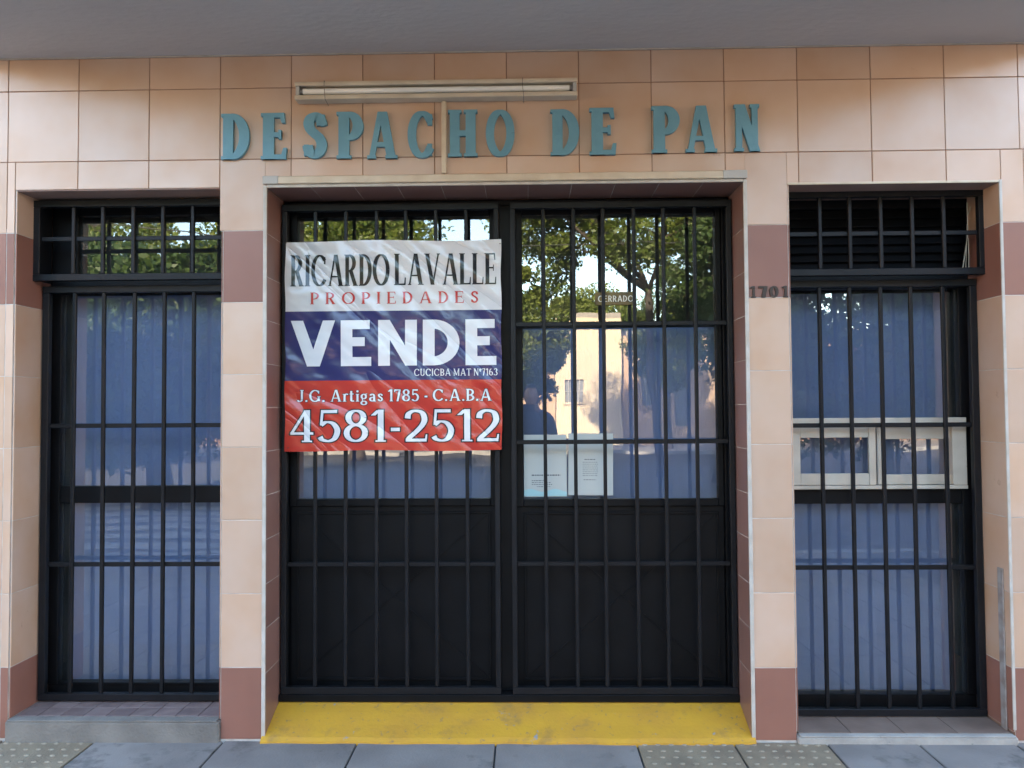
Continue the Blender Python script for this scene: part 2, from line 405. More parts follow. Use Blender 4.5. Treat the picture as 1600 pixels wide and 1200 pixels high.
def glyph(ch, s, h, e, sh, k=1.0):
    """ch drawn in cap height 1: s stem weight, h hairline weight, e serif reach, sh serif height, k width factor.
    returns (list of strips [left points, right points], width)"""
    out = []
    xl = e + s / 2

    def rect(x0, y0, x1, y1): out.append(([(x0, y0), (x0, y1)], [(x1, y0), (x1, y1)]))

    def slab(x, y, w_=None, ex=None):
        if e <= 0: return
        ex = e if ex is None else ex
        w_ = s if w_ is None else w_
        y0, y1 = (y, y + sh) if y < 0.5 else (y - sh, y)
        rect(x - w_ / 2 - ex, y0, x + w_ / 2 + ex, y1)

    def stem(x, y0=0.0, y1=1.0, w_=None, b=True, t=True):
        w_ = s if w_ is None else w_
        rect(x - w_ / 2, y0, x + w_ / 2, y1)
        if b: slab(x, y0, w_)
        if t: slab(x, y1, w_)

    def hbar(x0, x1, y, w_=None):
        w_ = h if w_ is None else w_
        rect(x0, y - w_ / 2, x1, y + w_ / 2)

    def line(pts, wf):
        L_, R_ = [], []
        for i, p in enumerate(pts):
            a = pts[max(i - 1, 0)]; b = pts[min(i + 1, len(pts) - 1)]
            dx, dy = b[0] - a[0], b[1] - a[1]
            d = math.hypot(dx, dy) or 1
            ww = (wf(abs(dy) / d) if callable(wf) else wf) / 2
            L_.append((p[0] - dy / d * ww, p[1] + dx / d * ww)); R_.append((p[0] + dy / d * ww, p[1] - dx / d * ww))
        out.append((L_, R_))

    con = lambda t: h + (s - h) * t ** 1.3

    def arc(cx, cy_, rx, ry, a0, a1, n=22, wf=con):
        line([(cx + rx * math.cos(R(a0 + (a1 - a0) * i / n)), cy_ + ry * math.sin(R(a0 + (a1 - a0) * i / n))) for i in range(n + 1)], wf)

    def diag(x0, y0, x1, y1, w_):
        hw = w_ / 2 * math.hypot(x1 - x0, y1 - y0) / abs(y1 - y0)
        out.append(([(x0 - hw, y0), (x1 - hw, y1)], [(x0 + hw, y0), (x1 + hw, y1)]))

    def tick(x, y0, y1):                        # beak at the end of an arm
        if e > 0: out.append(([(x - h * 0.9, y0), (x - h * 0.45, y1)], [(x, y0), (x + h * 0.15, y1)]))

    hb = h / 2
    W = 0.5
    if ch == 'I':
        stem(xl); W = 2 * xl
    elif ch in 'EL':
        stem(xl); x1 = xl + 0.46 * k
        hbar(xl, x1, hb); tick(x1, h * 0.5, 0.24)
        if ch == 'E':
            hbar(xl, x1 - 0.03, 1 - hb); tick(x1 - 0.03, 1 - h * 0.5, 0.78)
            hbar(xl, x1 - 0.12 * k, 0.53)
            if e > 0: rect(x1 - 0.12 * k - h * 0.5, 0.43, x1 - 0.12 * k, 0.63)
        W = x1 + 0.02
    elif ch == 'T':
        c = 0.32 * k; stem(c, t=False); hbar(0, 2 * c, 1 - hb); tick(2 * c, 1 - h, 0.8); W = 2 * c
        if e > 0: rect(0, 0.8, h * 0.8, 1 - h)
    elif ch == 'H':
        xr = xl + 0.46 * k; stem(xl); stem(xr); hbar(xl, xr, 0.5, h * 1.2); W = xr + xl
    elif ch == 'N':
        tw = s * 0.62 if e > 0 else s
        xr = xl + 0.5 * k; stem(xl, w_=tw); stem(xr, w_=tw, b=e <= 0); dw = s * (1.0 if e > 0 else 0.86)
        hw = dw / 2 * math.hypot(xr - xl, 1)
        if e > 0: diag(xl + 0.02, 1, xr, 0, dw)
        else: diag(xl - s / 2 + hw, 1, xr + s / 2 - hw, 0, dw)
        W = xr + xl
    elif ch == 'M':
        xr = xl + 0.66 * k; stem(xl, w_=h); stem(xr); diag(xl, 1, (xl + xr) / 2, 0.08, s); diag(xr, 1, (xl + xr) / 2, 0.08, h); W = xr + xl
    elif ch == 'A':
        x1 = xl + 0.6 * k; c = (xl + x1) / 2; tw = h * 1.1 if e > 0 else s
        if s > 0.16 and e > 0.02: tw = s * 0.62
        diag(xl, 0, c - s * 0.12, 1, tw); diag(x1, 0, c + s * 0.12, 1, s)
        hbar(xl + 0.12 * k, x1 - 0.1 * k, 0.3, h)
        slab(xl, 0, tw); slab(x1, 0, s); W = x1 + xl
    elif ch == 'V':
        x1 = xl + 0.6 * k; c = (xl + x1) / 2; tw = h if e > 0 else s
        diag(xl, 1, c, 0, s); diag(x1, 1, c + 0.01, 0, tw); slab(xl, 1); slab(x1, 1, tw); W = x1 + xl
    elif ch == 'U':
        xr = xl + 0.44 * k; c = (xl + xr) / 2
        stem(xl, 0.3, 1, b=False); stem(xr, 0.3, 1, w_=h * 1.2, b=False)
        arc(c, 0.3, (xr - xl) / 2, 0.3 - hb, 180, 360); W = xr + xl
    elif ch == 'D':
        stem(xl); rx = 0.46 * k
        c0 = xl + 0.08 * k
        hbar(xl, c0 + 0.01, hb); hbar(xl, c0 + 0.01, 1 - hb)
        arc(c0, 0.5, rx - 0.08 * k, 0.5 - hb, -90, 90); W = xl + rx + s / 2
    elif ch in 'PRB':
        stem(xl, b=True); c0 = xl + 0.10 * k; rx = 0.28 * k
        yb = 0.48 if ch != 'P' else 0.44
        hbar(xl, c0 + 0.01, 1 - hb); hbar(xl, c0 + 0.01, yb)
        arc(c0, (1 - hb + yb) / 2, rx, (1 - hb - yb) / 2, -90, 90)
        W = c0 + rx + s / 2
        if ch == 'R':
            x1 = c0 + rx + s * 0.35
            diag(c0 + rx * 0.35, yb, x1, 0, s); slab(x1, 0, s, e * 0.7); W = x1 + s / 2 + e * 0.7
        if ch == 'B':
            hbar(xl, c0 + 0.01, hb); arc(c0, (hb + yb) / 2, rx * 1.12, (yb - hb) / 2, -90, 90); W += rx * 0.12
    elif ch in 'OC0G':
        rx = (0.36 if ch != '0' else 0.25) * k; c = rx + s / 2
        if ch in 'O0': arc(c, 0.5, rx, 0.5 - hb, 0, 360, 36)
        else:
            arc(c, 0.5, rx, 0.5 - hb, 42, 322, 30)
            xe = c + rx * 0.80
            if e > 0: rect(xe - h * 0.7, 0.70, xe + h * 0.35, 0.93)
            if ch == 'G': stem(xe, 0.0 if e <= 0 else 0.06, 0.42, b=False)
            elif s > 0.18 and e > 0: rect(xe - h * 0.7, 0.05, xe + h * 0.3, 0.30)
        W = 2 * c
        if ch == 'C': W = c + rx
    elif ch == 'S':
        q = [(0.40, 0.74), (0.385, 0.85), (0.30, 0.945), (0.21, 0.96), (0.10, 0.91), (0.055, 0.79), (0.10, 0.65), (0.22, 0.54), (0.345, 0.43), (0.40, 0.28), (0.36, 0.12), (0.25, 0.04), (0.15, 0.05), (0.06, 0.13), (0.03, 0.26)]
        sx = s / 2
        q = [(sx + x * k * 0.92, hb + y * (1 - h)) for x, y in q]
        line(catmull(q), lambda t: h + (s - h) * (1 - t) ** 0.4 if False else h + (s - h) * 0.75)
        if e > 0:
            rect(q[0][0] - h * 0.2, 0.70, q[0][0] + h * 0.5, 0.95); rect(q[-1][0] - h * 0.6, 0.06, q[-1][0] + h * 0.15, 0.30)
        W = s + 0.43 * k * 0.92
    elif ch == 'J':
        xr = 0.26 * k + s / 2; stem(xr, 0.22, 1, b=False); arc(xr - 0.15 * k, 0.2, 0.15 * k, 0.2 - hb, 0, -160); W = xr + s / 2 + e
    elif ch == '1':
        x = xl + 0.10 * k; stem(x, t=False); diag(x - s * 0.35, 1 - h * 0.3, x - s * 0.35 - 0.14 * k, 0.82, h * 1.5); W = x + s / 2 + e
    elif ch == '7':
        hbar(0, 0.46 * k, 1 - h * 0.65, h * 1.3); diag(0.42 * k, 0.98, 0.16 * k + s / 2, 0, s * 0.95); W = 0.5 * k
        if e > 0: rect(0, 0.78, h * 0.8, 1)
    elif ch == '4':
        x = 0.36 * k + s / 2; stem(x, t=False); hbar(0.02, x + s / 2 + 0.09, 0.27, h * 1.2); diag(0.05, 0.27, x - s * 0.2, 0.98, h * 1.2); W = x + s / 2 + 0.1
    elif ch == '2':
        r = 0.21 * k; c = r + s / 2
        q = [(c - r, 0.72), (c - r * 0.86, 0.87), (c - r * 0.2, 0.985 - hb), (c + r * 0.7, 0.90), (c + r, 0.70), (c + r * 0.75, 0.52), (c + r * 0.1, 0.33), (c - r * 0.7, 0.14), (c - r * 0.95, 0.05)]
        line(catmull(q), lambda t: h + (s - h) * (0.15 + 0.85 * t ** 1.5)); hbar(c - r - s * 0.35, c + r + s * 0.35, h * 0.75, h * 1.5); tick(c + r + s * 0.4, h, 0.22); W = 2 * c
    elif ch in '35':
        r = 0.21 * k; c = r + s / 2
        if ch == '5':
            hbar(c - r * 0.8, c + r * 0.95, 1 - h * 0.8, h * 1.6); diag(c - r * 0.78, 1, c - r * 0.92, 0.52, h * 1.1)
            q = [(c - r * 0.92, 0.53), (c - r * 0.3, 0.62), (c + r * 0.5, 0.57), (c + r, 0.36), (c + r * 0.7, 0.12), (c, 0.03), (c - r * 0.75, 0.07), (c - r * 1.05, 0.16)]
            line(catmull(q), lambda t: h + (s - h) * t ** 1.2)
        else:
            arc(c - r * 0.1, 0.76, r * 0.9, 0.24 - hb, 160, -80); arc(c - r * 0.1, 0.275, r * 1.1, 0.275 - hb, 80, -160)
        W = 2 * c
    elif ch in '869':
        r = 0.22 * k; c = r + s / 2
        if ch == '8':
            arc(c, 0.755, r * 0.86, 0.245 - hb, 0, 360, 28); arc(c, 0.275, r * 1.04, 0.275 - hb, 0, 360, 28)
        else:
            arc(c, 0.29, r, 0.29 - hb, 0, 360, 28); arc(c + r * 0.5, 0.42, r * 1.5, 0.56 - hb, 175, 95, 14)
        W = 2 * c
    elif ch == 'i':
        stem(xl, 0, 0.64); arc(xl, 0.86, s * 0.3, s * 0.3, 0, 360, 10, s * 0.6); W = 2 * xl
    elif ch == 'r':
        stem(xl, 0, 0.64); arc(xl + 0.16 * k, 0.42, 0.16 * k, 0.22, 170, 50, 8); W = xl + 0.28 * k
    elif ch == 't':
        stem(xl, 0.08, 0.9, b=False, t=False); hbar(xl - 0.13 * k, xl + 0.18 * k, 0.64); arc(xl + 0.12 * k, 0.13, 0.12 * k, 0.13 - hb, 180, 320, 8); W = xl + 0.24 * k
    elif ch == 'a':
        xr = 0.34 * k + s / 2; stem(xr, 0, 0.45, t=False); arc(xr - 0.15 * k, 0.45, 0.15 * k, 0.2 - hb, 0, 160, 10); arc(xr - 0.14 * k, 0.19, 0.17 * k, 0.19 - hb, 70, 300, 14); W = xr + s / 2 + e
    elif ch == 'g':
        r = 0.17 * k; c = r + s / 2; arc(c, 0.42, r, 0.23 - hb, 0, 360, 20); arc(c, -0.12, r * 1.15, 0.15, 0, 360, 20); diag(c - r * 0.7, 0.22, c - r * 0.5, 0.01, h); diag(c + r * 0.6, 0.58, c + r * 1.3, 0.66, h); W = 2 * c + 0.02
    elif ch == 's':
        g_, w_ = glyph('S', s, h, 0, 0, k * 0.78)
        out += [([(x, y * 0.66) for x, y in a], [(x, y * 0.66) for x, y in b]) for a, b in g_]; W = w_
    elif ch == '.':
        rect(0.03, 0, 0.03 + s * 0.95, s * 0.95); W = s + 0.06
    elif ch == '-':
        hbar(0.03, 0.25 * k, 0.38, h * 1.8); W = 0.28 * k
    elif ch == 'º':
        arc(0.12 * k, 0.82, 0.09 * k, 0.13, 0, 360, 14); hbar(0.02, 0.22 * k, 0.60); W = 0.24 * k
    elif ch == ' ':
        W = 0.28 * k
    return out, W


def set_text(txt, s, h, e, sh, k, gap):
    """strips of a whole line, cap height 1, and its length"""
    x, all_ = 0.0, []
    for i, ch in enumerate(txt):
        g_, w_ = glyph(ch, s, h, e, sh, k)
        all_ += [([(a + x, b) for a, b in L_], [(a + x, b) for a, b in R_]) for L_, R_ in g_]
        x += w_ + (gap if ch != ' ' else 0)
    return all_, x - gap


def strips_mesh(mb, strips, fx, off, mi=0, grow=0.0, thick=0.0, step=0.00004, sub=1):
    """fx: (x, y) on the letter plane -> world (x, y, z); each stroke a hair in front of the one before"""
    for n, (L_, R_) in enumerate(strips):
        d = off + step * n
        if grow:                                # outline print: the same strokes, wider
            L2, R2 = [], []
            for a, b in zip(L_, R_):
                vx, vy = a[0] - b[0], a[1] - b[1]; l = math.hypot(vx, vy) or 1
                L2.append((a[0] + vx / l * grow, a[1] + vy / l * grow)); R2.append((b[0] - vx / l * grow, b[1] - vy / l * grow))
            def ext(Q):
                Q = list(Q)
                for i, j in ((0, 1), (-1, -2)):
                    vx, vy = Q[i][0] - Q[j][0], Q[i][1] - Q[j][1]; l = math.hypot(vx, vy) or 1
                    Q[i] = (Q[i][0] + vx / l * grow, Q[i][1] + vy / l * grow)
                return Q
            L_, R_ = ext(L2), ext(R2)
        if len(L_) == 2 and not thick:          # long straight strokes follow the sheet's waves
            cut = lambda Q: [(Q[0][0] + (Q[1][0] - Q[0][0]) * t / 8, Q[0][1] + (Q[1][1] - Q[0][1]) * t / 8) for t in range(9)]
            L_, R_ = cut(L_), cut(R_)
        m = len(L_)
        if not thick:
            vs_ = [fx(*p, d) for p in L_] + [fx(*p, d) for p in R_]
            fs = []
            for i in range(m - 1):
                q = (i, i + 1, m + i + 1, m + i)
                # keep the normal towards the street (-y)
                p = [(L_[i]), (L_[i + 1]), (R_[i + 1]), (R_[i])]
                ar = sum(p[j][0] * p[(j + 1) % 4][1] - p[(j + 1) % 4][0] * p[j][1] for j in range(4))
                fs.append(q if ar > 0 else tuple(reversed(q)))
            mb.add(vs_, fs, mi)
        else:
            vs_ = [fx(*p, d + thick) for p in L_] + [fx(*p, d + thick) for p in R_] + [fx(*p, 0) for p in L_] + [fx(*p, 0) for p in R_]
            fs = []
            for i in range(m - 1):
                fs += [(i, i + 1, m + i + 1, m + i), (2 * m + i, 2 * m + i + 1, i + 1, i), (m + i, m + i + 1, 3 * m + i + 1, 3 * m + i)]
            fs += [(0, m, 3 * m, 2 * m), (m - 1, 3 * m - 1, 4 * m - 1, 2 * m - 1)]
            mb.add(vs_, fs, mi)


def fix_normals(me):
    bm = bmesh.new(); bm.from_mesh(me)
    bmesh.ops.recalc_face_normals(bm, faces=bm.faces)
    bm.to_mesh(me); bm.free()


# ------------------------------------------------------------------ the setting: ground
HALF = 2.60                                     # half width of the chamfered corner front
CEIL = 3.117


def sheet(name, poly, z0, z1, m):
    b = MB(); b.prism(poly, z0, z1)
    return tag(b.build(name, m), kind='structure')


sheet('road', [(-160, -160), (160, -160), (160, 160), (-160, 160)], -0.45, -0.15, MT['asphalt'])
pv = [(-4.1, -3.9), (4.1, -3.9), (44, 36), (0, 80), (-44, 36)]
pavement = sheet('pavement', pv, -0.149, -0.016, MT['joint'])
kb = MB()
for (a, b) in zip(pv, pv[1:] + pv[:1]):
    a, b = Vector((*a, 0)), Vector((*b, 0)); d = (b - a).normalized(); n = Vector((d.y, -d.x, 0))
    q = [a + n * 0.002, b + n * 0.002, b + n * 0.16, a + n * 0.16]
    kb.prism([(p.x, p.y) for p in q], -0.149, -0.008)
tag(kb.build('kerb', MT['kerb']), kind='structure')

for i in range(7):                              # zebra crossing at the corner
    zb0 = MB(); y_ = -5.0 - 0.72 * i; zb0.box(-7.4, -2.4, y_ - 0.40, y_, -0.1499, -0.146)
    o = zb0.build('crossing_stripe' if i else 'crosswalk', MT['roadpaint'], None if i == 0 else crossing)
    if i == 0: crossing = tag(o, kind='structure')

jx = [PX(u, 1163, 0) for u in (150, 350, 560, 775, 994, 1145, 1290, 1432)]
jx = [jx[0] - 0.42 * k for k in (6, 5, 4, 3, 2, 1)] + jx + [jx[-1] + 0.42 * k for k in (1, 2, 3, 4)]
tact = {5, 4, 10, 11}
dome_cache = {}
for i in range(len(jx) - 1):
    x0, x1 = jx[i] + 0.004, jx[i + 1] - 0.004
    yy = 0.0 if abs((x0 + x1) / 2) < 9 else 0
    row = 0
    while yy > -3.75:
        dy = 0.42 if i in tact else 0.60
        y1 = yy - 0.003; y0 = max(yy - dy, -3.86) + 0.003
        tz = -0.004 + rng.uniform(-0.0015, 0.0015)
        is_t = i in tact and row < 2
        o = box('paving_slab', x0, x1, y0, y1, -0.0158, tz, MT['tactile'] if is_t else MT['slab'], pavement, 0.003)
        if is_t:
            key = (round(x1 - x0, 3), round(y1 - y0, 3))
            me = dome_cache.get(key)
            if me is None:
                db = MB(); nx, ny = 7, 7
                for a in range(nx):
                    for b in range(ny):
                        cx = -key[0] / 2 + key[0] * (a + 0.5 + 0.25 * (b % 2)) / (nx + 0.25); cyy = -key[1] / 2 + key[1] * (b + 0.5) / ny
                        ring = lambda r_, z_: [(cx + r_ * 1.35 * math.cos(g * math.pi / 4), cyy + r_ * 0.8 * math.sin(g * math.pi / 4), z_) for g in range(8)]
                        db.add(ring(0.010, 0) + ring(0.008, 0.003) + ring(0.004, 0.004), [(g, (g + 1) % 8, 8 + (g + 1) % 8, 8 + g) for g in range(8)] + [(8 + g, 8 + (g + 1) % 8, 16 + (g + 1) % 8, 16 + g) for g in range(8)] + [tuple(16 + g for g in range(8))])
                me = dome_cache[key] = db.mesh('tactile_bumps', MT['dome'], smooth=True)
            d = link('tactile_bumps', me, None, ((x0 + x1) / 2, (y0 + y1) / 2, tz - 0.0003))
            d.parent = o; d.matrix_parent_inverse = parent_inv(o); d['kind'] = 'stuff'
        yy -= dy; row += 1

# ------------------------------------------------------------------ the corner building
bld = empty('corner_building', (0, 0, 0), 'corner shop front tiled in beige and terracotta under a deep grey overhang', 'building')
T = 0.33
X = lambda i: -2.30 + T * i
Z = lambda k: 2.96 - T * k
LW = (-2.263, -1.293); DR = (-1.100, 1.088); RW = (1.277, 2.232)
LT, DT, RT = 2.501, 2.507, 2.487                # heads of the three openings
ROOF = 7.5
D0 = 0.0035                                     # wall face behind the tiles

wb = MB()
wb.box(-HALF, LW[0], D0, 0.40, -0.1, CEIL)
wb.box(LW[1], DR[0], D0, 0.40, -0.1, CEIL)
wb.box(DR[1], RW[0], D0, 0.40, -0.1, CEIL)
wb.box(RW[1], HALF, D0, 0.40, -0.1, CEIL)
wb.box(LW[0], LW[1], D0, 0.40, LT, CEIL)
wb.box(DR[0], DR[1], D0, 0.40, DT, CEIL)
wb.box(RW[0], RW[1], D0, 0.40, RT, CEIL)
wall = wb.build('front_wall', MT['mortar_dark'], bld)
# pale joints on the piers
for a, b in ((-HALF + 0.002, LW[0] - 0.001), (LW[1] + 0.001, DR[0] - 0.001), (DR[1] + 0.001, RW[0] - 0.001), (RW[1] + 0.001, HALF - 0.002)):
    box('joint_mortar', a, b, 0.0016, D0 + 0.01, -0.09, Z(2) + 0.02, MT['mortar_pale'], wall, 0)

sb = MB()                                       # side fronts behind the chamfer, going back along both streets
for s_ in (-1, 1):
    a = Vector((s_ * HALF, 0.001)); d = Vector((s_ * 0.7071, 0.7071)); n = Vector((s_ * 0.7071, -0.7071))
    q = [a, a + d * 30, a + d * 30 - n * 0.3, a - n * 0.3 + d * 0.3]
    if s_ < 0: q.reverse()
    sb.prism([(p.x, p.y) for p in q], -0.14, CEIL - 0.001)
sb.build('side_wall', MT['plaster'], bld)
ub = MB()
ub.prism([(0, -HALF), (23.8, 21.2), (0, 45), (-23.8, 21.2)], CEIL, ROOF)
ub.build('upper_storey', MT['canopy'], bld)
ib = MB()                                       # the dim room behind
ib.box(-2.55, 2.55, 3.2, 3.3, -0.1, CEIL - 0.01)
ib.box(-2.58, -2.55, 0.402, 3.3, -0.1, CEIL - 0.01)
ib.box(2.55, 2.58, 0.402, 3.3, -0.1, CEIL - 0.01)
ib.box(-2.55, 2.55, 0.402, 3.2, 0.0, 0.05)
ib.box(-2.55, 2.55, 0.402, 3.2, CEIL - 0.06, CEIL - 0.01)
ib.build('shop_room', MT['interior'], bld)
rp_ = MB(); rp_.box(-HALF + 0.05, HALF - 0.05, -0.0035, 0.006, CEIL - 0.006, CEIL - 0.0005)
rp_.build('ceiling_joint_strip', MT['white'], bld)

tile_cache = {}


def tile(x0, x1, z0, z1, m, parent=wall, gap=0.0019, y0=0.0, join=(0, 0)):
    """join: sides where the cut tile runs on without a joint"""
    x0 += gap * (1 - join[0]); x1 -= gap * (1 - join[1]); z0 += gap; z1 -= gap
    if x1 - x0 < 0.012 or z1 - z0 < 0.012: return
    key = (round(x1 - x0, 3), round(z1 - z0, 3), m.name)
    me = tile_cache.get(key)
    if me is None:
        b = MB(); b.box(-key[0] / 2, key[0] / 2, -0.0045, 0.0045, -key[1] / 2, key[1] / 2)
        me = tile_cache[key] = b.mesh('tile', m, 0.0011)
    o = link('tile', me, None, ((x0 + x1) / 2, y0 + 0.0045 + rng.uniform(-0.0006, 0.0006), (z0 + z1) / 2))
    o.rotation_euler = (rng.normal(0, 0.0022), 0, rng.normal(0, 0.0022))
    o.parent = parent; o.matrix_parent_inverse = parent_inv(parent)
    return o


cols = [-HALF + 0.001] + [X(i) for i in range(0, 15)] + [HALF - 0.001]
for a, b in zip(cols, cols[1:]):
    tile(a, b, Z(0), CEIL - 0.006, MT['tile'])
    tile(a, b, Z(1), Z(0), MT['tile'])
# below row 1: lintel strips and piers, cut to the openings
for (a, b) in zip(cols, cols[1:]):
    for lo, hi, bot in ((-9, LW[0], None), (LW[0], LW[1], LT), (LW[1], DR[0], None), (DR[0], DR[1], DT + 0.042), (DR[1], RW[0], None), (RW[0], RW[1], RT), (RW[1], 9, None)):
        x0, x1 = max(a, lo), min(b, hi)
        if x1 - x0 < 0.01: continue
        if bot is not None:
            if x1 - x0 < 0.03: continue
            tile(x0, x1, bot - 0.002, Z(1), MT['tile'], join=(int(lo in (DR[0], RW[0]) and x0 == lo), int(hi == DR[1] and x1 == hi)))
# piers: one column of cut tiles each; outer strips split at the tile joint
for x0, x1 in ((-HALF + 0.001, X(0) + 0.0), (X(0), LW[0]), (LW[1], DR[0] - 0.006), (DR[1] + 0.006, RW[0]), (RW[1], X(14) + 0.015), (X(14) + 0.015, HALF - 0.001)):
    for k in range(1, 9):
        red = k in (2, 8)
        xa, xb, jn = x0, x1, (0, 0)
        if k == 1 and x0 == LW[1]: xa, xb, jn = X(3), DR[0], (0, 1)
        if k == 1 and x1 == RW[0]: xa, xb, jn = DR[1], RW[0], (1, 1)
        zb = Z(k + 1) if k < 8 else 0.002
        tile(xa, xb, zb, Z(k), MT['tile_red'] if red else MT['tile'], gap=0.0016, join=jn)

# reveals
def reveal(name, xw, s_, zs, mats, depth, y_in=0.004):
    """tiles on a jamb: xw the jamb plane, s_ +1 when it faces +x"""
    base = box(name, min(xw, xw + s_ * 0.0074), max(xw, xw + s_ * 0.0074), y_in + 0.002, depth, zs[-1], zs[0], MT['mortar_pale'], bld, 0)
    for (za, zb), m in zip(zip(zs, zs[1:]), mats):
        xa, xb = sorted((xw + s_ * 0.0032, xw + s_ * 0.0085))
        o = box('tile', xa, xb, y_in, depth - 0.001, zb + 0.0014, za - 0.0014, m, base, 0.001)
    return base


zz = [LT] + [Z(k) for k in range(2, 9)] + [0.09]
reveal('window_reveal', LW[0], 1, zz, [MT['tile'], MT['tile_red']] + [MT['tile']] * 5 + [MT['tile_red']], 0.255)
zz = [RT] + [Z(k) for k in range(2, 9)] + [0.04]
reveal('window_reveal', RW[1], -1, zz, [MT['tile'], MT['tile_red']] + [MT['tile']] * 5 + [MT['tile_red']], 0.255)
zz = [LT] + [Z(k) for k in range(2, 9)] + [0.09]
reveal('window_reveal', LW[1], -1, zz, [MT['tile'], MT['tile_red']] + [MT['tile']] * 5 + [MT['tile_red']], 0.255)
reveal('window_reveal', RW[0], 1, [RT] + [Z(k) for k in range(2, 9)] + [0.04], [MT['tile'], MT['tile_red']] + [MT['tile']] * 5 + [MT['tile_red']], 0.255)
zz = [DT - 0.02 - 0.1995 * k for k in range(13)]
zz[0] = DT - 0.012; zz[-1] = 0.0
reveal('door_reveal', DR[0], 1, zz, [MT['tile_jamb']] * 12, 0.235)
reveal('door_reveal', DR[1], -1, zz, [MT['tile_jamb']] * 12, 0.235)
# soffits
sof = box('door_soffit', DR[0] + 0.009, DR[1] - 0.009, 0.004, 0.25, DT - 0.0084, DT - 0.0002, MT['mortar_pale'], bld, 0)
xs = np.arange(DR[0] + 0.009, DR[1], 0.1995)
for a, b in zip(xs, list(xs[1:]) + [DR[1] - 0.009]):
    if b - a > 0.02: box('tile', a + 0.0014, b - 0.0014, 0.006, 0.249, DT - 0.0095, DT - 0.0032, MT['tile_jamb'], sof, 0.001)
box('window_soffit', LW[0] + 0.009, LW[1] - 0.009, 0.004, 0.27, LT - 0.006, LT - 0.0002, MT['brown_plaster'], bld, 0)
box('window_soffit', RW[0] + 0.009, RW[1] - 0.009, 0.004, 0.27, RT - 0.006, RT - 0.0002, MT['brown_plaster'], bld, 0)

# white corner trims round the door and at the right window
box('corner_trim', DR[0] - 0.0075, DR[0] + 0.0095, -0.0055, 0.0035, 0.005, DT, MT['white'], bld, 0.002)
box('corner_trim', DR[1] - 0.0095, DR[1] + 0.0075, -0.0055, 0.0035, 0.005, DT, MT['white'], bld, 0.002)
box('corner_trim', DR[0] + 0.0097, DR[1] - 0.0097, -0.0055, 0.0035, DT - 0.011, DT + 0.003, MT['white'], bld, 0.002)
box('corner_trim', RW[1] - 0.0095, RW[1] + 0.003, -0.004, 0.0035, 0.05, RT + 0.006, MT['white'], bld, 0.0015)
box('corner_trim', RW[0] + 0.0, RW[1] - 0.0097, -0.003, 0.0035, RT - 0.007, RT + 0.004, MT['cream'], bld, 0.0015)

# cable duct over the door and up to the lamp
dz0, dz1 = DT + 0.0035, DT + 0.041
tag(box('cable_trunking', PX(436, 283, 0), PX(1129, 275, 0), -0.016, -0.0008, dz0, dz1 - 0.003, MT['cream'], None, 0.003), 'long cream cable trunking lying along the head of the shop door', 'trunking')
tag(box('trunking_end', DR[0] - 0.008, PX(436, 283, 0) - 0.0004, -0.0135, -0.0008, dz0, dz1, MT['greyplastic'], None, 0.002), 'short grey end piece left of the cream trunking over the door', 'trunking')
tag(box('trunking_end', PX(1129, 275, 0) + 0.0004, DR[1] + 0.008, -0.0135, -0.0008, dz0, dz1, MT['greyplastic'], None, 0.002), 'short grey end piece right of the cream trunking over the door', 'trunking')
q0, q1 = P(694, 162, 0), P(695, 281, 0)
tag(box('cable_trunking', q0[0] - 0.011, q0[0] + 0.011, -0.017, -0.0008, dz1 + 0.001, q0[2] + 0.01, MT['cream'], None, 0.003), 'thin upright cream cable trunking between lamp and door head', 'trunking')

# ------------------------------------------------------------------ windows, door, grilles
def pane(name, x0, x1, z0, z1, parent, y=YG, m=None):
    b = MB(); b.add([(x0, y, z0), (x1, y, z0), (x1, y, z1), (x0, y, z1)], [(0, 1, 2, 3)])
    return b.build(name, m or MT['glass'], parent)


YF0, YF1 = 0.268, 0.318                         # joinery depth
K = MT['black']
# ---- left window
wl = box('window', LW[0] + 0.009, LW[1] - 0.009, YF0 + 0.006, YF1, 0.092, 0.15, K, bld, 0.003)  # sill rail carries the frame
xl0 = PX(99, 600, YG); zmid0, zmid1 = PZ(200, 785, YG), PZ(200, 759, YG)
zt0 = PZ(200, 432, YG); zt1 = PZ(200, 456, YG)
zb_ = PZ(200, 1064, YG); ztt = PZ(200, 338, YG); xtr = PX(126, 380, YG)
box('stile', LW[0] + 0.009, xl0, YF0, YF1, 0.1505, zt1, K, wl, 0.003)
box('stile', LW[1] - 0.045, LW[1] - 0.009, YF0, YF1, 0.1505, zt1, K, wl, 0.003)
box('rail', xl0 + 0.001, LW[1] - 0.046, YF0, YF1, 0.1505, zb_, K, wl, 0.003)
box('rail', xl0 + 0.001, LW[1] - 0.046, YF0 + 0.003, YF1, zmid0, zmid1, K, wl, 0.003)
box('rail', LW[0] + 0.009, LW[1] - 0.009, YF0 - 0.006, YF1, zt1 + 0.001, zt0, K, wl, 0.003)
box('stile', LW[0] + 0.009, xtr, YF0, YF1, zt0 + 0.001, LT - 0.007, K, wl, 0.003)
box('stile', LW[1] - 0.045, LW[1] - 0.009, YF0, YF1, zt0 + 0.001, LT - 0.007, K, wl, 0.003)
box('rail', xtr + 0.001, LW[1] - 0.046, YF0, YF1, ztt, LT - 0.007, K, wl, 0.003)
pane('pane', xl0, LW[1] - 0.045, zb_, zmid0, wl); pane('pane', xl0, LW[1] - 0.045, zmid1, zt1, wl)
pane('transom_pane', xtr, LW[1] - 0.045, zt0, ztt, wl)

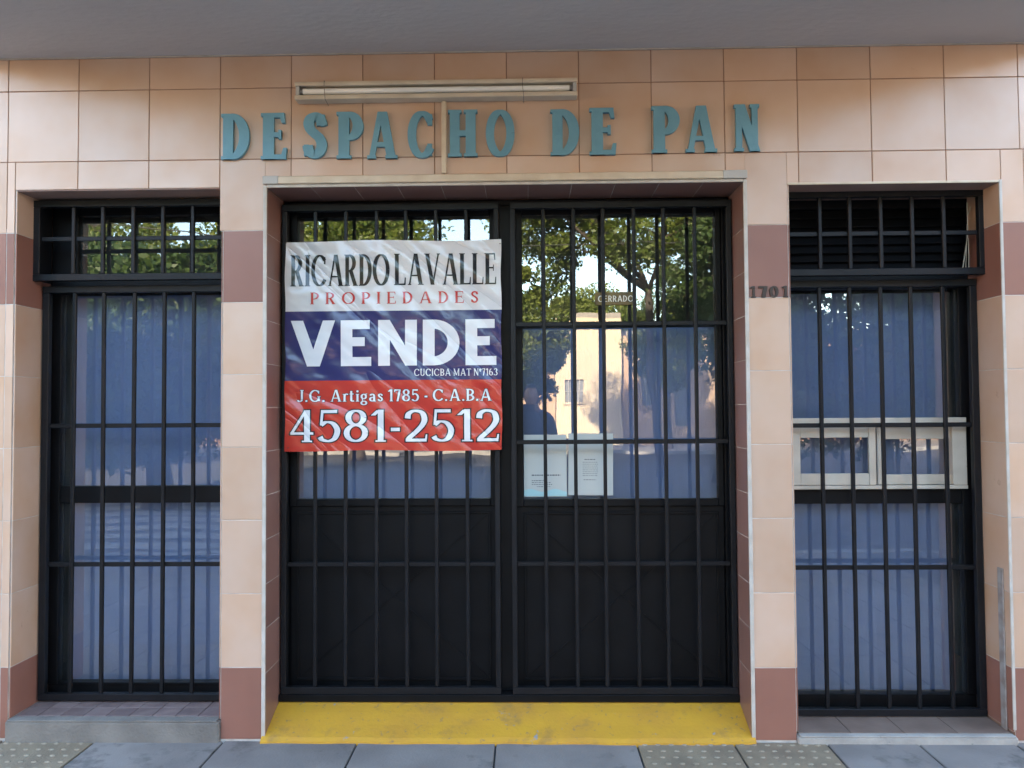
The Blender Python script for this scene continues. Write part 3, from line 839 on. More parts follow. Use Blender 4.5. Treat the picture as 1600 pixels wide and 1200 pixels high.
# ---- right window
wr = box('window', RW[0] + 0.009, RW[1] - 0.009, YF0 + 0.006, YF1, 0.045, 0.105, K, bld, 0.003)
xr1 = PX(1496, 600, YG); rm0, rm1 = PZ(1400, 786, YG), PZ(1400, 763, YG)
rt0, rt1 = PZ(1400, 428, YG), PZ(1400, 452, YG); rb_ = PZ(1400, 1090, YG); xrt = PX(1522, 380, YG)
box('stile', xr1, RW[1] - 0.009, YF0, YF1, 0.1055, rt1, K, wr, 0.003)
box('stile', RW[0] + 0.009, RW[0] + 0.045, YF0, YF1, 0.1055, rt1, K, wr, 0.003)
box('rail', RW[0] + 0.046, xr1 - 0.001, YF0, YF1, 0.1055, rb_, K, wr, 0.003)
box('rail', RW[0] + 0.046, xr1 - 0.001, YF0 + 0.003, YF1, rm0, rm1, K, wr, 0.003)
box('rail', RW[0] + 0.009, RW[1] - 0.009, YF0 - 0.006, YF1, rt1 + 0.001, rt0, K, wr, 0.003)
box('stile', xrt, RW[1] - 0.009, YF0, YF1, rt0 + 0.001, RT - 0.007, K, wr, 0.003)
box('stile', RW[0] + 0.009, RW[0] + 0.045, YF0, YF1, rt0 + 0.001, RT - 0.007, K, wr, 0.003)
box('rail', RW[0] + 0.046, xrt - 0.001, YF0, YF1, RT - 0.05, RT - 0.007, K, wr, 0.003)
for k in range(7):                              # jalousie blades of the transom
    zc = rt0 + 0.02 + (RT - 0.06 - rt0 - 0.01) * k / 7
    o = box('louvre_blade', RW[0] + 0.047, xrt - 0.002, -0.004, 0.004, -0.032, 0.032, K, None, 0.001)
    o.location = ((RW[0] + 0.047 + xrt - 0.002) / 2, YG + 0.012, zc + 0.026)
    o.rotation_euler = (R(-28), 0, 0); o.parent = wr; o.matrix_parent_inverse = parent_inv(wr)
sz1 = PZ(1400, 654, 0.26); sz0 = rm1
pane('pane', RW[0] + 0.045, xr1, rb_, rm0, wr); pane('pane', RW[0] + 0.045, xr1, sz1, rt1, wr)
# sliding aluminium hatch in the right window
ax1 = PX(1508, 700, 0.262); ax0 = RW[0] + 0.040
A = MT['alu']
hatch = box('hatch_frame', ax0, ax1, 0.245, 0.30, sz1 - 0.031, sz1 + 0.004, A, wr, 0.002)
box('rail', ax0, ax1, 0.243, 0.30, sz0 + 0.001, sz0 + 0.018, A, hatch, 0.002)
box('stile', ax0, ax0 + 0.018, 0.247, 0.30, sz0 + 0.019, sz1 - 0.032, A, hatch, 0.002)
box('stile', PX(1487, 700, 0.255), ax1 - 0.0005, 0.247, 0.30, sz0 + 0.019, sz1 - 0.032, A, hatch, 0.002)
sl0, sl1 = ax0 + 0.020, PX(1368, 700, 0.255)    # left sash
zi0, zi1 = sz0 + 0.020, sz1 - 0.034
box('sash_stile', sl0, PX(1250, 700, 0.255), 0.2505, 0.268, zi0, zi1, A, hatch, 0.002)
box('sash_stile', PX(1357, 700, 0.255), sl1, 0.2505, 0.268, zi0, zi1, A, hatch, 0.002)
box('sash_rail', PX(1250, 700, 0.255) + 0.0005, PX(1357, 700, 0.255) - 0.0005, 0.252, 0.267, zi0, PZ(1300, 740, 0.255), A, hatch, 0.002)
box('sash_rail', PX(1250, 700, 0.255) + 0.0005, PX(1357, 700, 0.255) - 0.0005, 0.252, 0.267, PZ(1300, 684, 0.255), zi1, A, hatch, 0.002)
box('sash_stile', PX(1369, 700, 0.28), PX(1379, 700, 0.28), 0.270, 0.288, zi0, zi1, A, hatch, 0.002)
box('sash_rail', PX(1379, 700, 0.28) + 0.0005, PX(1487, 700, 0.28) - 0.001, 0.271, 0.287, zi0, PZ(1430, 741, 0.28), A, hatch, 0.002)
box('sash_rail', PX(1379, 700, 0.28) + 0.0005, PX(1487, 700, 0.28) - 0.001, 0.271, 0.287, PZ(1430, 686, 0.28), zi1, A, hatch, 0.002)
pane('pane', PX(1250, 700, 0.26), PX(1357, 700, 0.26), PZ(1300, 740, 0.26), PZ(1300, 684, 0.26), hatch, 0.26)
pane('pane', PX(1379, 700, 0.28), PX(1487, 700, 0.28), PZ(1430, 741, 0.28), PZ(1430, 686, 0.28), hatch, 0.28)

# ---- door: black frame, two glazed leaves with solid lower panels
dbase = 0.100
door = box('door', DR[0] + 0.009, DR[1] - 0.009, YF0 - 0.012, YF1, dbase, 0.135, K, bld, 0.003)
dtop = PZ(800, 322, YF0)
box('frame_post', DR[0] + 0.009, PX(452, 600, YF0), YF0 - 0.012, YF1, 0.1355, dtop, K, door, 0.003)
box('frame_post', PX(1130, 600, YF0), DR[1] - 0.009, YF0 - 0.012, YF1, 0.1355, dtop, K, door, 0.003)
box('frame_head', DR[0] + 0.009, DR[1] - 0.009, YF0 - 0.012, YF1, dtop + 0.0005, DT - 0.01, K, door, 0.003)
cx0, cx1 = PX(781, 600, YF0), PX(801, 600, YF0)
box('frame_post', cx0, cx1, YF0 - 0.012, YF1, 0.1355, dtop, K, door, 0.003)
for (a, b, p0, p1) in ((PX(452, 600, YF0) + 0.002, cx0 - 0.002, PX(466, 600, YG), PX(766, 600, YG)), (cx1 + 0.002, PX(1130, 600, YF0) - 0.002, PX(817, 600, YG), PX(1119, 600, YG))):
    pz0, pz1 = PZ((p0 > -0.5) * 400 + 600, 779, YG), PZ(800, 338, YG)
    leaf = box('door_leaf', a, b, YF0 + 0.018, YF1 - 0.008, 0.138, pz0 - 0.035, K, door, 0.002)
    box('stile', a, p0, YF0 + 0.003, YF1 - 0.002, pz0 - 0.0345, dtop - 0.003, K, leaf, 0.003)
    box('stile', p1, b, YF0 + 0.003, YF1 - 0.002, pz0 - 0.0345, dtop - 0.003, K, leaf, 0.003)
    box('rail', p0 + 0.001, p1 - 0.001, YF0 + 0.003, YF1 - 0.002, pz1, dtop - 0.003, K, leaf, 0.003)
    box('rail', p0 + 0.001, p1 - 0.001, YF0 + 0.001, YF1 - 0.002, pz0 - 0.0345, pz0, K, leaf, 0.003)
    # moulding of the lower panel and its saltire
    mz1, mz0 = pz0 - 0.062, 0.165
    box('moulding', p0, p1, YF0 + 0.010, YF0 + 0.0175, mz1 - 0.012, mz1, K, leaf, 0.002)
    box('moulding', p0, p1, YF0 + 0.010, YF0 + 0.0175, mz0, mz0 + 0.014, K, leaf, 0.002)
    box('moulding', p0, p0 + 0.012, YF0 + 0.010, YF0 + 0.0175, mz0 + 0.0145, mz1 - 0.0125, K, leaf, 0.002)
    box('moulding', p1 - 0.012, p1, YF0 + 0.010, YF0 + 0.0175, mz0 + 0.0145, mz1 - 0.0125, K, leaf, 0.002)
    for s_ in (-1, 1):
        sm = MB(); ln = math.hypot(p1 - p0 - 0.03, mz1 - mz0 - 0.03); sm.box(-ln / 2, ln / 2, -0.002, 0.002, -0.004, 0.004)
        o = link('panel_rib', sm.mesh('panel_rib', K, 0.001), None, ((p0 + p1) / 2, YF0 + 0.0155 - 0.001 * (s_ > 0), (mz0 + mz1) / 2))
        o.rotation_euler = (0, s_ * math.atan2(mz1 - mz0 - 0.03, p1 - p0 - 0.03), 0)
        o.parent = leaf; o.matrix_parent_inverse = parent_inv(leaf)
    pane('pane', p0, p1, pz0, pz1, leaf)

G = MT['grille']
BW = 0.0085                                     # half width of a bar


def grille(name, xs, z0, z1, rails, x0, x1, y, post=0.015, top=True, sides=(True, True)):
    """bars standing in front of welded rails; the bottom rail carries the rest"""
    base = box(name, x0, x1, y - 0.014, y + 0.016, z0 - 0.016, z0 + 0.016, G, bld, 0.002)
    box('rail', x0, x1, y - 0.014, y + 0.016, z1 - 0.016, z1 + 0.016, G, base, 0.002)
    if sides[0]: box('post', x0, x0 + 2 * post, y - 0.013, y + 0.016, z0 + 0.0165, z1 - 0.0165, G, base, 0.002)
    if sides[1]: box('post', x1 - 2 * post, x1, y - 0.013, y + 0.016, z0 + 0.0165, z1 - 0.0165, G, base, 0.002)
    for x in xs:
        x += rng.normal(0, 0.0012)
        o = box('bar', x - BW, x + BW, y - BW, y + BW, z0 + 0.0165, z1 - 0.0165, G, base, 0.0025)
        o.rotation_euler = (0, rng.normal(0, 0.0012), 0)
    for r in rails: box('cross_bar', x0 + 2 * post * sides[0], x1 - 2 * post * sides[1], y + 0.003, y + 0.0145, r - 0.0105, r + 0.0105, G, base, 0.002)
    return base


YL, YU = 0.20, 0.135
# left window: box transom grille standing forward, tall grille below
lxs = [PX(u, 600, YL) for u in (116, 162, 209, 256, 303)]
grille('window_grille', lxs, PZ(200, 1088, YL), PZ(200, 452, YL), [PZ(200, 665, YL), PZ(200, 882, YL)], PX(66, 700, YL), LW[1] - 0.012, YL, 0.016)
lxs = [PX(u, 380, YU) for u in (114.5, 160.5, 208.5, 255, 302)]
tg = grille('transom_grille', lxs, PZ(200, 433, YU), PZ(200, 318, YU), [PZ(200, 372, YU)], PX(54, 380, YU), LW[1] - 0.012, YU, 0.016)
box('side_plate', PX(54, 380, YU) + 0.0005, PX(54, 380, YU) + 0.0045, YU + 0.0165, 0.262, PZ(200, 433, YU) - 0.01, PZ(200, 318, YU) + 0.01, G, tg, 0.0005)
# right window
rxs = [PX(u, 700, YL) for u in (1284.5, 1332, 1380.5, 1428, 1479)]
grille('window_grille', rxs, PZ(1400, 1112, YL), PZ(1400, 443, YL), [PZ(1400, 664, YL), PZ(1400, 887, YL)], RW[0] + 0.012, PX(1530, 700, YL), YL, 0.016)
rxs = [PX(u, 380, YU) for u in (1281, 1328.5, 1376.5, 1425, 1474)]
grille('transom_grille', rxs, PZ(1400, 425, YU), PZ(1400, 303, YU), [PZ(1400, 364, YU)], RW[0] + 0.012, PX(1539, 380, YU), YU, 0.016)
# door gates
gz0, gz1 = PZ(800, 1078, YL), PZ(800, 322, YL)
grs = [PZ(1000, 505, YL), PZ(1000, 690, YL), PZ(1000, 881, YL)]
gxs = [PX(u, 700, YL) for u in (492.5, 540.5, 588.5, 635, 682, 729.5)]
grille('gate_grille', gxs, gz0, gz1, grs, PX(441, 700, YL), PX(781, 700, YL), YL, 0.012)
gxs = [PX(u, 700, YL) for u in (852, 899, 946, 994, 1041, 1090)]
grille('gate_grille', gxs, gz0, gz1, grs, PX(799, 700, YL), PX(1147, 700, YL), YL, 0.012)
box('gate_threshold', DR[0] + 0.0095, DR[1] - 0.0095, YL - 0.018, YL + 0.05, 0.0985, gz0 - 0.017, K, bld, 0.003)

# ------------------------------------------------------------------ steps
st = MB()
n = 24
for i in range(n + 1):                          # yellow ramp: worn, slightly wavy front edge
    x = DR[0] - 0.004 + (DR[1] - DR[0] + 0.008) * i / n
    wv = 0.004 * math.sin(i * 1.7) + 0.003 * math.sin(i * 0.6)
    prof = [(-0.032 + wv, -0.0145), (-0.030 + wv, 0.004), (-0.012 + wv, 0.016), (0.06, 0.042), (0.13, 0.072), (0.20, 0.0975), (0.33, 0.0995), (0.33, -0.0145)]
    xi = max(min(x, DR[1] - 0.0088), DR[0] + 0.0088)
    st.v += [(xi if (y > 0.0) else x, y, z) for y, z in prof]
for i in range(n):
    for k in range(8):
        a, b = i * 8 + k, i * 8 + (k + 1) % 8
        st.f.append((a, b, b + 8, a + 8)); st.m.append(0)
st.f += [tuple(range(8)), tuple(reversed(range(n * 8, n * 8 + 8)))]; st.m += [0, 0]
ramp = st.build('threshold_ramp', MT['yellow'])
fix_normals(ramp.data)
tag(ramp, 'worn yellow painted ramp sloping up to the shop door', 'ramp')

ls = empty('window_step', (LW[0], 0, 0), 'grey concrete step with plum floor tiles under the left barred window', 'step')
lz = PZ(180, 1124, -0.004)
mb_ = MB(); mb_.box(LW[0] + 0.0, LW[1] - 0.0, -0.022, 0.335, -0.0145, lz - 0.006); mb_.build('kerb_block', MT['concrete'], ls, bevel=0.006)
box('nosing', LW[0] + 0.009, LW[1] - 0.009, -0.0225, 0.03, lz - 0.0055, lz + 0.001, MT['concrete'], ls, 0.003)
n = 9
for i in range(n):
    a = LW[0] + 0.0095 + (LW[1] - LW[0] - 0.019) * i / n; b = LW[0] + 0.0095 + (LW[1] - LW[0] - 0.019) * (i + 1) / n
    for (ya, yb) in ((0.032, 0.128), (0.130, 0.262)):
        box('tile', a + 0.0015, b - 0.0015, ya, yb, lz - 0.0055, lz + 0.0015 + rng.uniform(0, 0.0006), MT['floor_tile'], ls, 0.001)
rs = empty('window_step', (RW[0], 0, 0), 'low pale stone step with brown floor tiles under the right barred window', 'step')
rz = PZ(1400, 1149, -0.004)
mb_ = MB(); mb_.box(RW[0], RW[1] + 0.0, -0.022, 0.335, -0.0145, rz - 0.004); mb_.build('kerb_block', MT['concrete_pale'], rs, bevel=0.005)
box('nosing', RW[0] + 0.009, RW[1] - 0.009, -0.0225, 0.012, rz - 0.0035, rz + 0.003, MT['concrete_pale'], rs, 0.003)
n = 4
for i in range(n):
    a = RW[0] + 0.0095 + (RW[1] - RW[0] - 0.019) * i / n; b = RW[0] + 0.0095 + (RW[1] - RW[0] - 0.019) * (i + 1) / n
    box('tile', a + 0.0015, b - 0.0015, 0.014, 0.262, rz - 0.0035, rz + 0.004, MT['floor_brown'], rs, 0.001)
q0, q1 = P(1566, 888, 0.05), P(1568, 1148, 0.05)
tag(box('steel_strip', RW[1] - 0.016, RW[1] - 0.0098, 0.040, 0.078, rz + 0.005, q0[2], MT['rust_strip'], None, 0.001), 'narrow upright steel strip standing against the right window reveal', 'metal strip')

# ------------------------------------------------------------------ curtains and notices inside
def curtain(x0, x1, z0, z1, label, seed, y=0.375, wave=0.14, amp=0.006):
    r = np.random.default_rng(seed)
    n = int((x1 - x0) / 0.008); zs = np.linspace(z0, z1, 9)
    xs = np.linspace(x0, x1, n + 1)
    ph = np.cumsum(r.uniform(0.6, 1.5, n + 1)) * 2 * math.pi * 0.008 / wave
    am = 0.55 + 0.45 * np.sin(xs * 9 + seed)
    b = MB()
    for z in zs:
        t = (z - z0) / (z1 - z0)
        yv = y + amp * (0.6 + 0.4 * t) * am * np.sin(ph + 0.35 * math.sin(3 * t + seed)) + 0.004 * np.sin(xs * 31 + 4 * t)
        b.v += [(float(a), float(c), float(z)) for a, c in zip(xs, yv)]
    for j in range(8):
        for i in range(n):
            b.f.append((j * (n + 1) + i, j * (n + 1) + i + 1, (j + 1) * (n + 1) + i + 1, (j + 1) * (n + 1) + i)); b.m.append(0)
    o = b.build('curtain', MT['curtain'], smooth=True)
    return tag(o, label, 'curtain', 'blue curtains behind the glass')


curtain(LW[0] + 0.06, LW[1] - 0.01, 0.13, PZ(200, 462, 0.37), 'pleated blue curtain filling the left barred window', 3)
curtain(RW[0] + 0.01, RW[1] - 0.06, 0.09, PZ(1400, 458, 0.37), 'pleated blue curtain behind the right window with the sliding hatch', 5)
curtain(DR[0] + 0.05, -0.03, 0.78, PZ(600, 512, 0.37), 'blue curtain behind the door leaf that the banner covers', 8)
curtain(0.03, DR[1] - 0.05, 0.78, PZ(1000, 512, 0.37), 'blue curtain behind the door leaf with the paper notices', 11)


def notice(x0, x1, z0, z1, y, label, teal, lines, tilt):
    e_ = empty('paper_notice', ((x0 + x1) / 2, y, z0), label, 'notice', 'paper notices stuck on the door glass')
    b = MB(); b.box(x0, x1, y, y + 0.0006, z0, z1); b.build('sheet', MT['paper'], e_)
    W_, H_ = x1 - x0, z1 - z0
    b = MB()
    for (fx0, fx1, fz, hh) in lines:
        u = x0 + W_ * fx0                       # rows of small unreadable print: broken dashes
        while u < x0 + W_ * fx1:
            l_ = rng.uniform(0.004, 0.014); b.add([(u, y - 0.0004, z0 + H_ * fz), (min(u + l_, x0 + W_ * fx1), y - 0.0004, z0 + H_ * fz), (min(u + l_, x0 + W_ * fx1), y - 0.0004, z0 + H_ * fz + hh), (u, y - 0.0004, z0 + H_ * fz + hh)], [(0, 1, 2, 3)]); u += l_ + 0.003
    b.build('print', MT['ink'], e_)
    if teal:
        b = MB(); k_ = 12
        for i in range(k_):
            a, c = x0 + W_ * i / k_, x0 + W_ * (i + 1) / k_
            h0, h1 = [0.10 + 0.025 * math.sin(j * 0.9) for j in (i, i + 1)]
            b.add([(a, y - 0.0003, z0 + 0.002), (c, y - 0.0003, z0 + 0.002), (c, y - 0.0003, z0 + H_ * h1), (a, y - 0.0003, z0 + H_ * h0)], [(0, 1, 2, 3)])
        b.build('printed_wave', MT['paper_teal'], e_)
    e_.rotation_euler = (0, R(tilt), 0)
    return e_


yn = YG - 0.003
a, b = P(819, 776, yn), P(885, 679, yn)
notice(a[0], b[0], a[2], b[2], yn, 'white paper notice with teal wave along its foot, nearest the door post', True, [(0.18, 0.85, 0.335, 0.006), (0.18, 0.5, 0.25, 0.004), (0.18, 0.62, 0.22, 0.003), (0.18, 0.66, 0.19, 0.003), (0.3, 0.62, 0.155, 0.003)], 0)
a, b = P(888, 774, yn), P(957, 677, yn)
notice(a[0], b[0], a[2], b[2], yn, 'plain white paper notice with centred grey lines of print', False, [(0.36, 0.6, 0.57, 0.004)] + [(0.32, 0.66, 0.53 - 0.031 * i, 0.0022) for i in range(8)] + [(0.34, 0.62, 0.245, 0.003)], 0.6)

# little CERRADO sign hanging behind the glass
q = P(962, 467, 0.28)
cs = empty('closed_sign', (q[0], 0.28, q[2] - 0.03), 'small brown sign reading CERRADO hung on the door glass', 'sign')
b_ = MB(); b_.box(q[0] - 0.10, q[0] + 0.10, 0.28, 0.2835, q[2] - 0.030, q[2] + 0.034); b_.build('board', MT['sign_brown'], cs, bevel=0.0015)
tx, ln = set_text('CERRADO', 0.15, 0.10, 0, 0, 0.95, 0.14)
b_ = MB(); hgt = 0.030; sx = 0.172 / ln
strips_mesh(b_, tx, lambda x, y, d: (q[0] - 0.086 + x * sx, 0.2796 - d, q[2] - 0.014 + y * hgt), 0.0002)
b_.build('lettering', MT['sign_cream'], cs)

# dry twigs caught behind the right transom grille
tw = MB()
for (u0, v0, u1, v1, r_) in ((1511, 316, 1512, 366, 0.0022), (1512, 366, 1503, 428, 0.0028), (1513, 372, 1514, 428, 0.0022), (1517, 322, 1511, 338, 0.0018), (1511, 350, 1509, 420, 0.0015)):
    p0, p1 = P(u0, v0, 0.20), P(u1, v1, 0.20)
    tw.tube([p0, (p0 + p1) / 2 + Vector((0.003, 0.004, 0)), p1], r_, 5)
tag(tw.build('dry_twig', MT['twig']), 'pale dry twigs caught behind the right transom grille', 'twig')

# ------------------------------------------------------------------ lamp over the letters
lx0, lx1 = PX(461, 145, -0.05), PX(902, 140, -0.05)
lz1 = PZ(680, 128, -0.05); lz0 = PZ(680, 152, -0.05)
lamp = empty('fluorescent_lamp', ((lx0 + lx1) / 2, 0, lz0), 'long cream fluorescent batten lamp above the blue letters', 'lamp')
tilt = 0.0
b_ = MB(); b_.box(lx0, lx1, -0.060, -0.001, lz0 - 0.004, lz0 + 0.016); b_.build('tray', MT['cream'], lamp, bevel=0.003)
b_ = MB(); b_.box(lx0, lx1, -0.060, -0.001, lz1 - 0.012, lz1 + 0.006); b_.build('hood', MT['cream'], lamp, bevel=0.003)
b_ = MB(); b_.box(lx0 + 0.001, lx1 - 0.001, -0.022, -0.002, lz0 + 0.0165, lz1 - 0.0125); b_.build('reflector', MT['white'], lamp)
zc = (lz0 + lz1) / 2 + 0.002
b_ = MB(); b_.tube([(lx0 + 0.035, -0.042, zc), (lx1 - 0.035, -0.042, zc)], 0.0135, 16); o = b_.build('tube', MT['tubeglass'], lamp, smooth=True)
for x in (lx0, lx1):
    s_ = 1 if x == lx0 else -1
    b_ = MB(); b_.tube([(x + s_ * 0.022, -0.042, zc), (x + s_ * 0.0345, -0.042, zc)], 0.0142, 14); b_.build('tube_cap', MT['capmetal'], lamp)
    a, c = sorted((x + s_ * 0.004, x + s_ * 0.021)); b_ = MB(); b_.box(a, c, -0.056, -0.023, lz0 + 0.0165, lz1 - 0.013); b_.build('socket', MT['greyplastic'], lamp, bevel=0.002)
for u in (508, 817):
    x = PX(u, 145, -0.05)
    b_ = MB(); b_.tube([(x, -0.001, lz1 + 0.012), (x - 0.001, -0.062, lz1 + 0.0075), (x - 0.002, -0.0625, lz1 - 0.02), (x + 0.002, -0.0625, lz0 + 0.01), (x + 0.003, -0.062, lz0 - 0.006), (x + 0.003, -0.001, lz0 - 0.012)], 0.0015, 6); b_.build('tie_wire', MT['capmetal'], lamp)

# ------------------------------------------------------------------ the blue shop letters
SIGN = [('D', 346, 390, 178, 249.5, 'first letter of DESPACHO, left end of the row'), ('E', 408, 448.5, 177, 249, 'second letter of DESPACHO, before the S'), ('S', 473, 511, 176, 248, 'only S in the row'),
        ('P', 526, 568, 175, 248, 'fourth letter of DESPACHO, after the S'), ('A', 574, 621, 175, 248, 'fifth letter of DESPACHO, before the C'), ('C', 637, 678, 174, 247, 'only C in the row, left of the upright trunking'),
        ('H', 700, 746, 172, 245, 'only H in the row, right of the upright trunking'), ('O', 759, 804, 172, 244.5, 'only O in the row, end of DESPACHO'), ('D', 860, 905, 171, 243, 'first letter of DE, under the right end of the lamp'),
        ('E', 921, 963, 169, 242, 'second letter of the short word DE'), ('P', 1018, 1062, 166, 239, 'first letter of PAN'), ('A', 1071, 1120, 165.5, 238, 'middle letter of PAN'), ('N', 1147, 1187, 163.5, 236.5, 'last letter of PAN, right end of the row')]
for ch, u0, u1, v0, v1, wh in SIGN:
    g_, w_ = glyph(ch, 0.19 if ch not in 'N' else 0.20, 0.10, 0.035, 0.07, 0.66 if ch not in 'A' else 0.72)
    pts = [p for L_, R_ in g_ for p in L_ + R_]
    ax, bx_ = min(p[0] for p in pts), max(p[0] for p in pts); ay, by_ = min(p[1] for p in pts), max(p[1] for p in pts)
    um, vm = (u0 + u1) / 2, (v0 + v1) / 2
    X0, X1 = PX(u0, vm, -0.012), PX(u1, vm, -0.012); Z0, Z1 = PZ(um, v1, -0.012), PZ(um, v0, -0.012)
    b_ = MB()
    strips_mesh(b_, g_, lambda x, y, d: (X0 + (x - ax) / (bx_ - ax) * (X1 - X0), 0.0 - d, Z0 + (y - ay) / (by_ - ay) * (Z1 - Z0)), 0.0, thick=0.017, step=0.00012)
    o = b_.build('sign_letter', MT['teal'], loc=((X0 + X1) / 2, 0, Z0))
    fix_normals(o.data)
    tag(o, 'blue wooden letter %s, %s' % (ch, wh), 'letter', 'blue letters of the shop sign')

# house number on the right pier
for ch, u0, u1, wh in (('1', 1171, 1181, 'the leading one'), ('7', 1185, 1199, 'the seven'), ('0', 1202, 1216, 'the zero'), ('1', 1221, 1231, 'the final one')):
    g_, w_ = glyph(ch, 0.20, 0.14, 0.0 if ch != '1' else 0.10, 0.10, 0.8)
    pts = [p for L_, R_ in g_ for p in L_ + R_]
    ax, bx_ = min(p[0] for p in pts), max(p[0] for p in pts); ay, by_ = min(p[1] for p in pts), max(p[1] for p in pts)
    X0, X1 = PX(u0, 456, 0), PX(u1, 456, 0); Z0, Z1 = PZ(1200, 465, 0), PZ(1200, 447, 0)
    b_ = MB(); strips_mesh(b_, g_, lambda x, y, d: (X0 + (x - ax) / (bx_ - ax) * (X1 - X0), 0.0 - d, Z0 + (y - ay) / (by_ - ay) * (Z1 - Z0)), 0.0, thick=0.006, step=0.00008)
    o = b_.build('house_numeral', MT['digit'], loc=((X0 + X1) / 2, 0, Z0)); fix_normals(o.data)
    tag(o, 'small dark numeral, %s of house number 1701 on the right pier' % wh, 'numeral', 'house number 1701')

# ------------------------------------------------------------------ the for-sale banner tied to the left gate
YB = 0.172
BX0, BX1 = PX(445.5, 540, YB), PX(783.5, 540, YB)
BZ1, BZ0 = PZ(614, 376, YB), PZ(614, 704, YB)


def by(x, z):
    u, v = (x - BX0) / (BX1 - BX0), (z - BZ0) / (BZ1 - BZ0)
    return YB + 0.004 * math.sin(5.1 * u + 3.3 * v) * math.sin(math.pi * min(max(u, 0), 1)) + 0.0025 * math.sin(11 * (u * 0.7 - (1 - v)) + 1) - 0.006 * (1 - v) * u


ban = empty('for_sale_banner', ((BX0 + BX1) / 2, YB, BZ0), 'glossy white, navy and red for sale banner tied to the left gate', 'banner')
ys = [376, 485.5, 594, 704]
zs = [PZ(614, v, YB) for v in ys]
for (za, zb), mname, nm in zip(zip(zs, zs[1:]), ('b_white', 'b_navy', 'b_red'), ('white_band', 'navy_band', 'red_band')):
    b_ = MB(); nx, nz = 40, 14
    for j in range(nz + 1):
        for i in range(nx + 1):
            x = BX0 + (BX1 - BX0) * i / nx; z = zb + (za - zb) * j / nz
            edge = 0.0022 * math.sin(z * 23) * ((i == 0) or (i == nx))
            edz = 0.003 * math.sin(x * 9 + 1) * ((j == nz and nm == 'white_band') or (j == 0 and nm == 'red_band'))
            b_.v.append((x + edge, by(x, z), z + edz))
    for j in range(nz):
        for i in range(nx):
            a = j * (nx + 1) + i; b_.f.append((a, a + 1, a + nx + 2, a + nx + 1)); b_.m.append(0)
    b_.build(nm, MT[mname], ban, smooth=True)


def print_line(txt, u0, u1, vtop, vbot, style, m, outline=None, fit=True):
    tx, ln = set_text(txt, *style)
    X0, X1 = PX(u0, (vtop + vbot) / 2, YB), PX(u1, (vtop + vbot) / 2, YB)
    Z0, Z1 = PZ((u0 + u1) / 2, vbot, YB), PZ((u0 + u1) / 2, vtop, YB)
    kx, kz = (X1 - X0) / ln, Z1 - Z0

    def fx(x, y, d):
        px, pz = X0 + x * kx, Z0 + y * kz
        return (px, by(px, pz) - 0.0014 - d, pz)
    x, z0_ = 0.0, 0
    for ch in txt:                              # every printed character is a part of its own
        g_, w_ = glyph(ch, *style[:5])
        g_ = [([(p + x, q_) for p, q_ in L_], [(p + x, q_) for p, q_ in R_]) for L_, R_ in g_]
        x += w_ + (style[5] if ch != ' ' else 0)
        if not g_: continue
        b_ = MB(); strips_mesh(b_, g_, fx, 0.0008 if outline else 0.0, step=0.00003)
        o = b_.build('letter', m, ban); o['kind'] = 'stuff'
        if outline:
            b_ = MB(); strips_mesh(b_, g_, fx, 0.0, grow=outline, step=0.00003); b_.build('letter_outline', MT['b_black'], o)


print_line('RICARDO', 454, 609, 398, 447, (0.125, 0.05, 0.03, 0.03, 0.62, 0.03), MT['b_black'])
print_line('LAVALLE', 616, 776, 396, 445, (0.125, 0.05, 0.03, 0.03, 0.62, 0.02), MT['b_black'])
print_line('PROPIEDADES', 485, 748, 456, 474.5, (0.15, 0.06, 0.05, 0.05, 1.0, 0.42), MT['b_redprint'])
print_line('VENDE', 455, 777, 500, 571.5, (0.235, 0.195, 0, 0, 1.08, 0.12), MT['b_whiteprint'])
print_line('CUCICBA MAT Nº7163', 647.5, 777.5, 576, 587, (0.13, 0.075, 0.04, 0.05, 0.9, 0.10), MT['b_whiteprint'])
print_line('J.G. Artigas 1785 - C.A.B.A', 465, 768, 608.5, 627, (0.15, 0.075, 0.05, 0.05, 0.95, 0.10), MT['b_whiteprint'], outline=0.04)
print_line('4581-2512', 453, 780, 640, 690, (0.15, 0.06, 0.06, 0.045, 1.05, 0.10), MT['b_whiteprint'], outline=0.035)
for (u, v) in ((447, 380), (781, 381), (450, 700), (782, 700)):
    p0 = P(u, v, YB)
    b_ = MB(); b_.tube([p0 + Vector((0, -0.004, 0)), p0 + Vector((0.004, 0.012, 0.004)), p0 + Vector((0.006, 0.028, 0.002))], 0.0022, 6); b_.build('cable_tie', MT['cable'], ban)


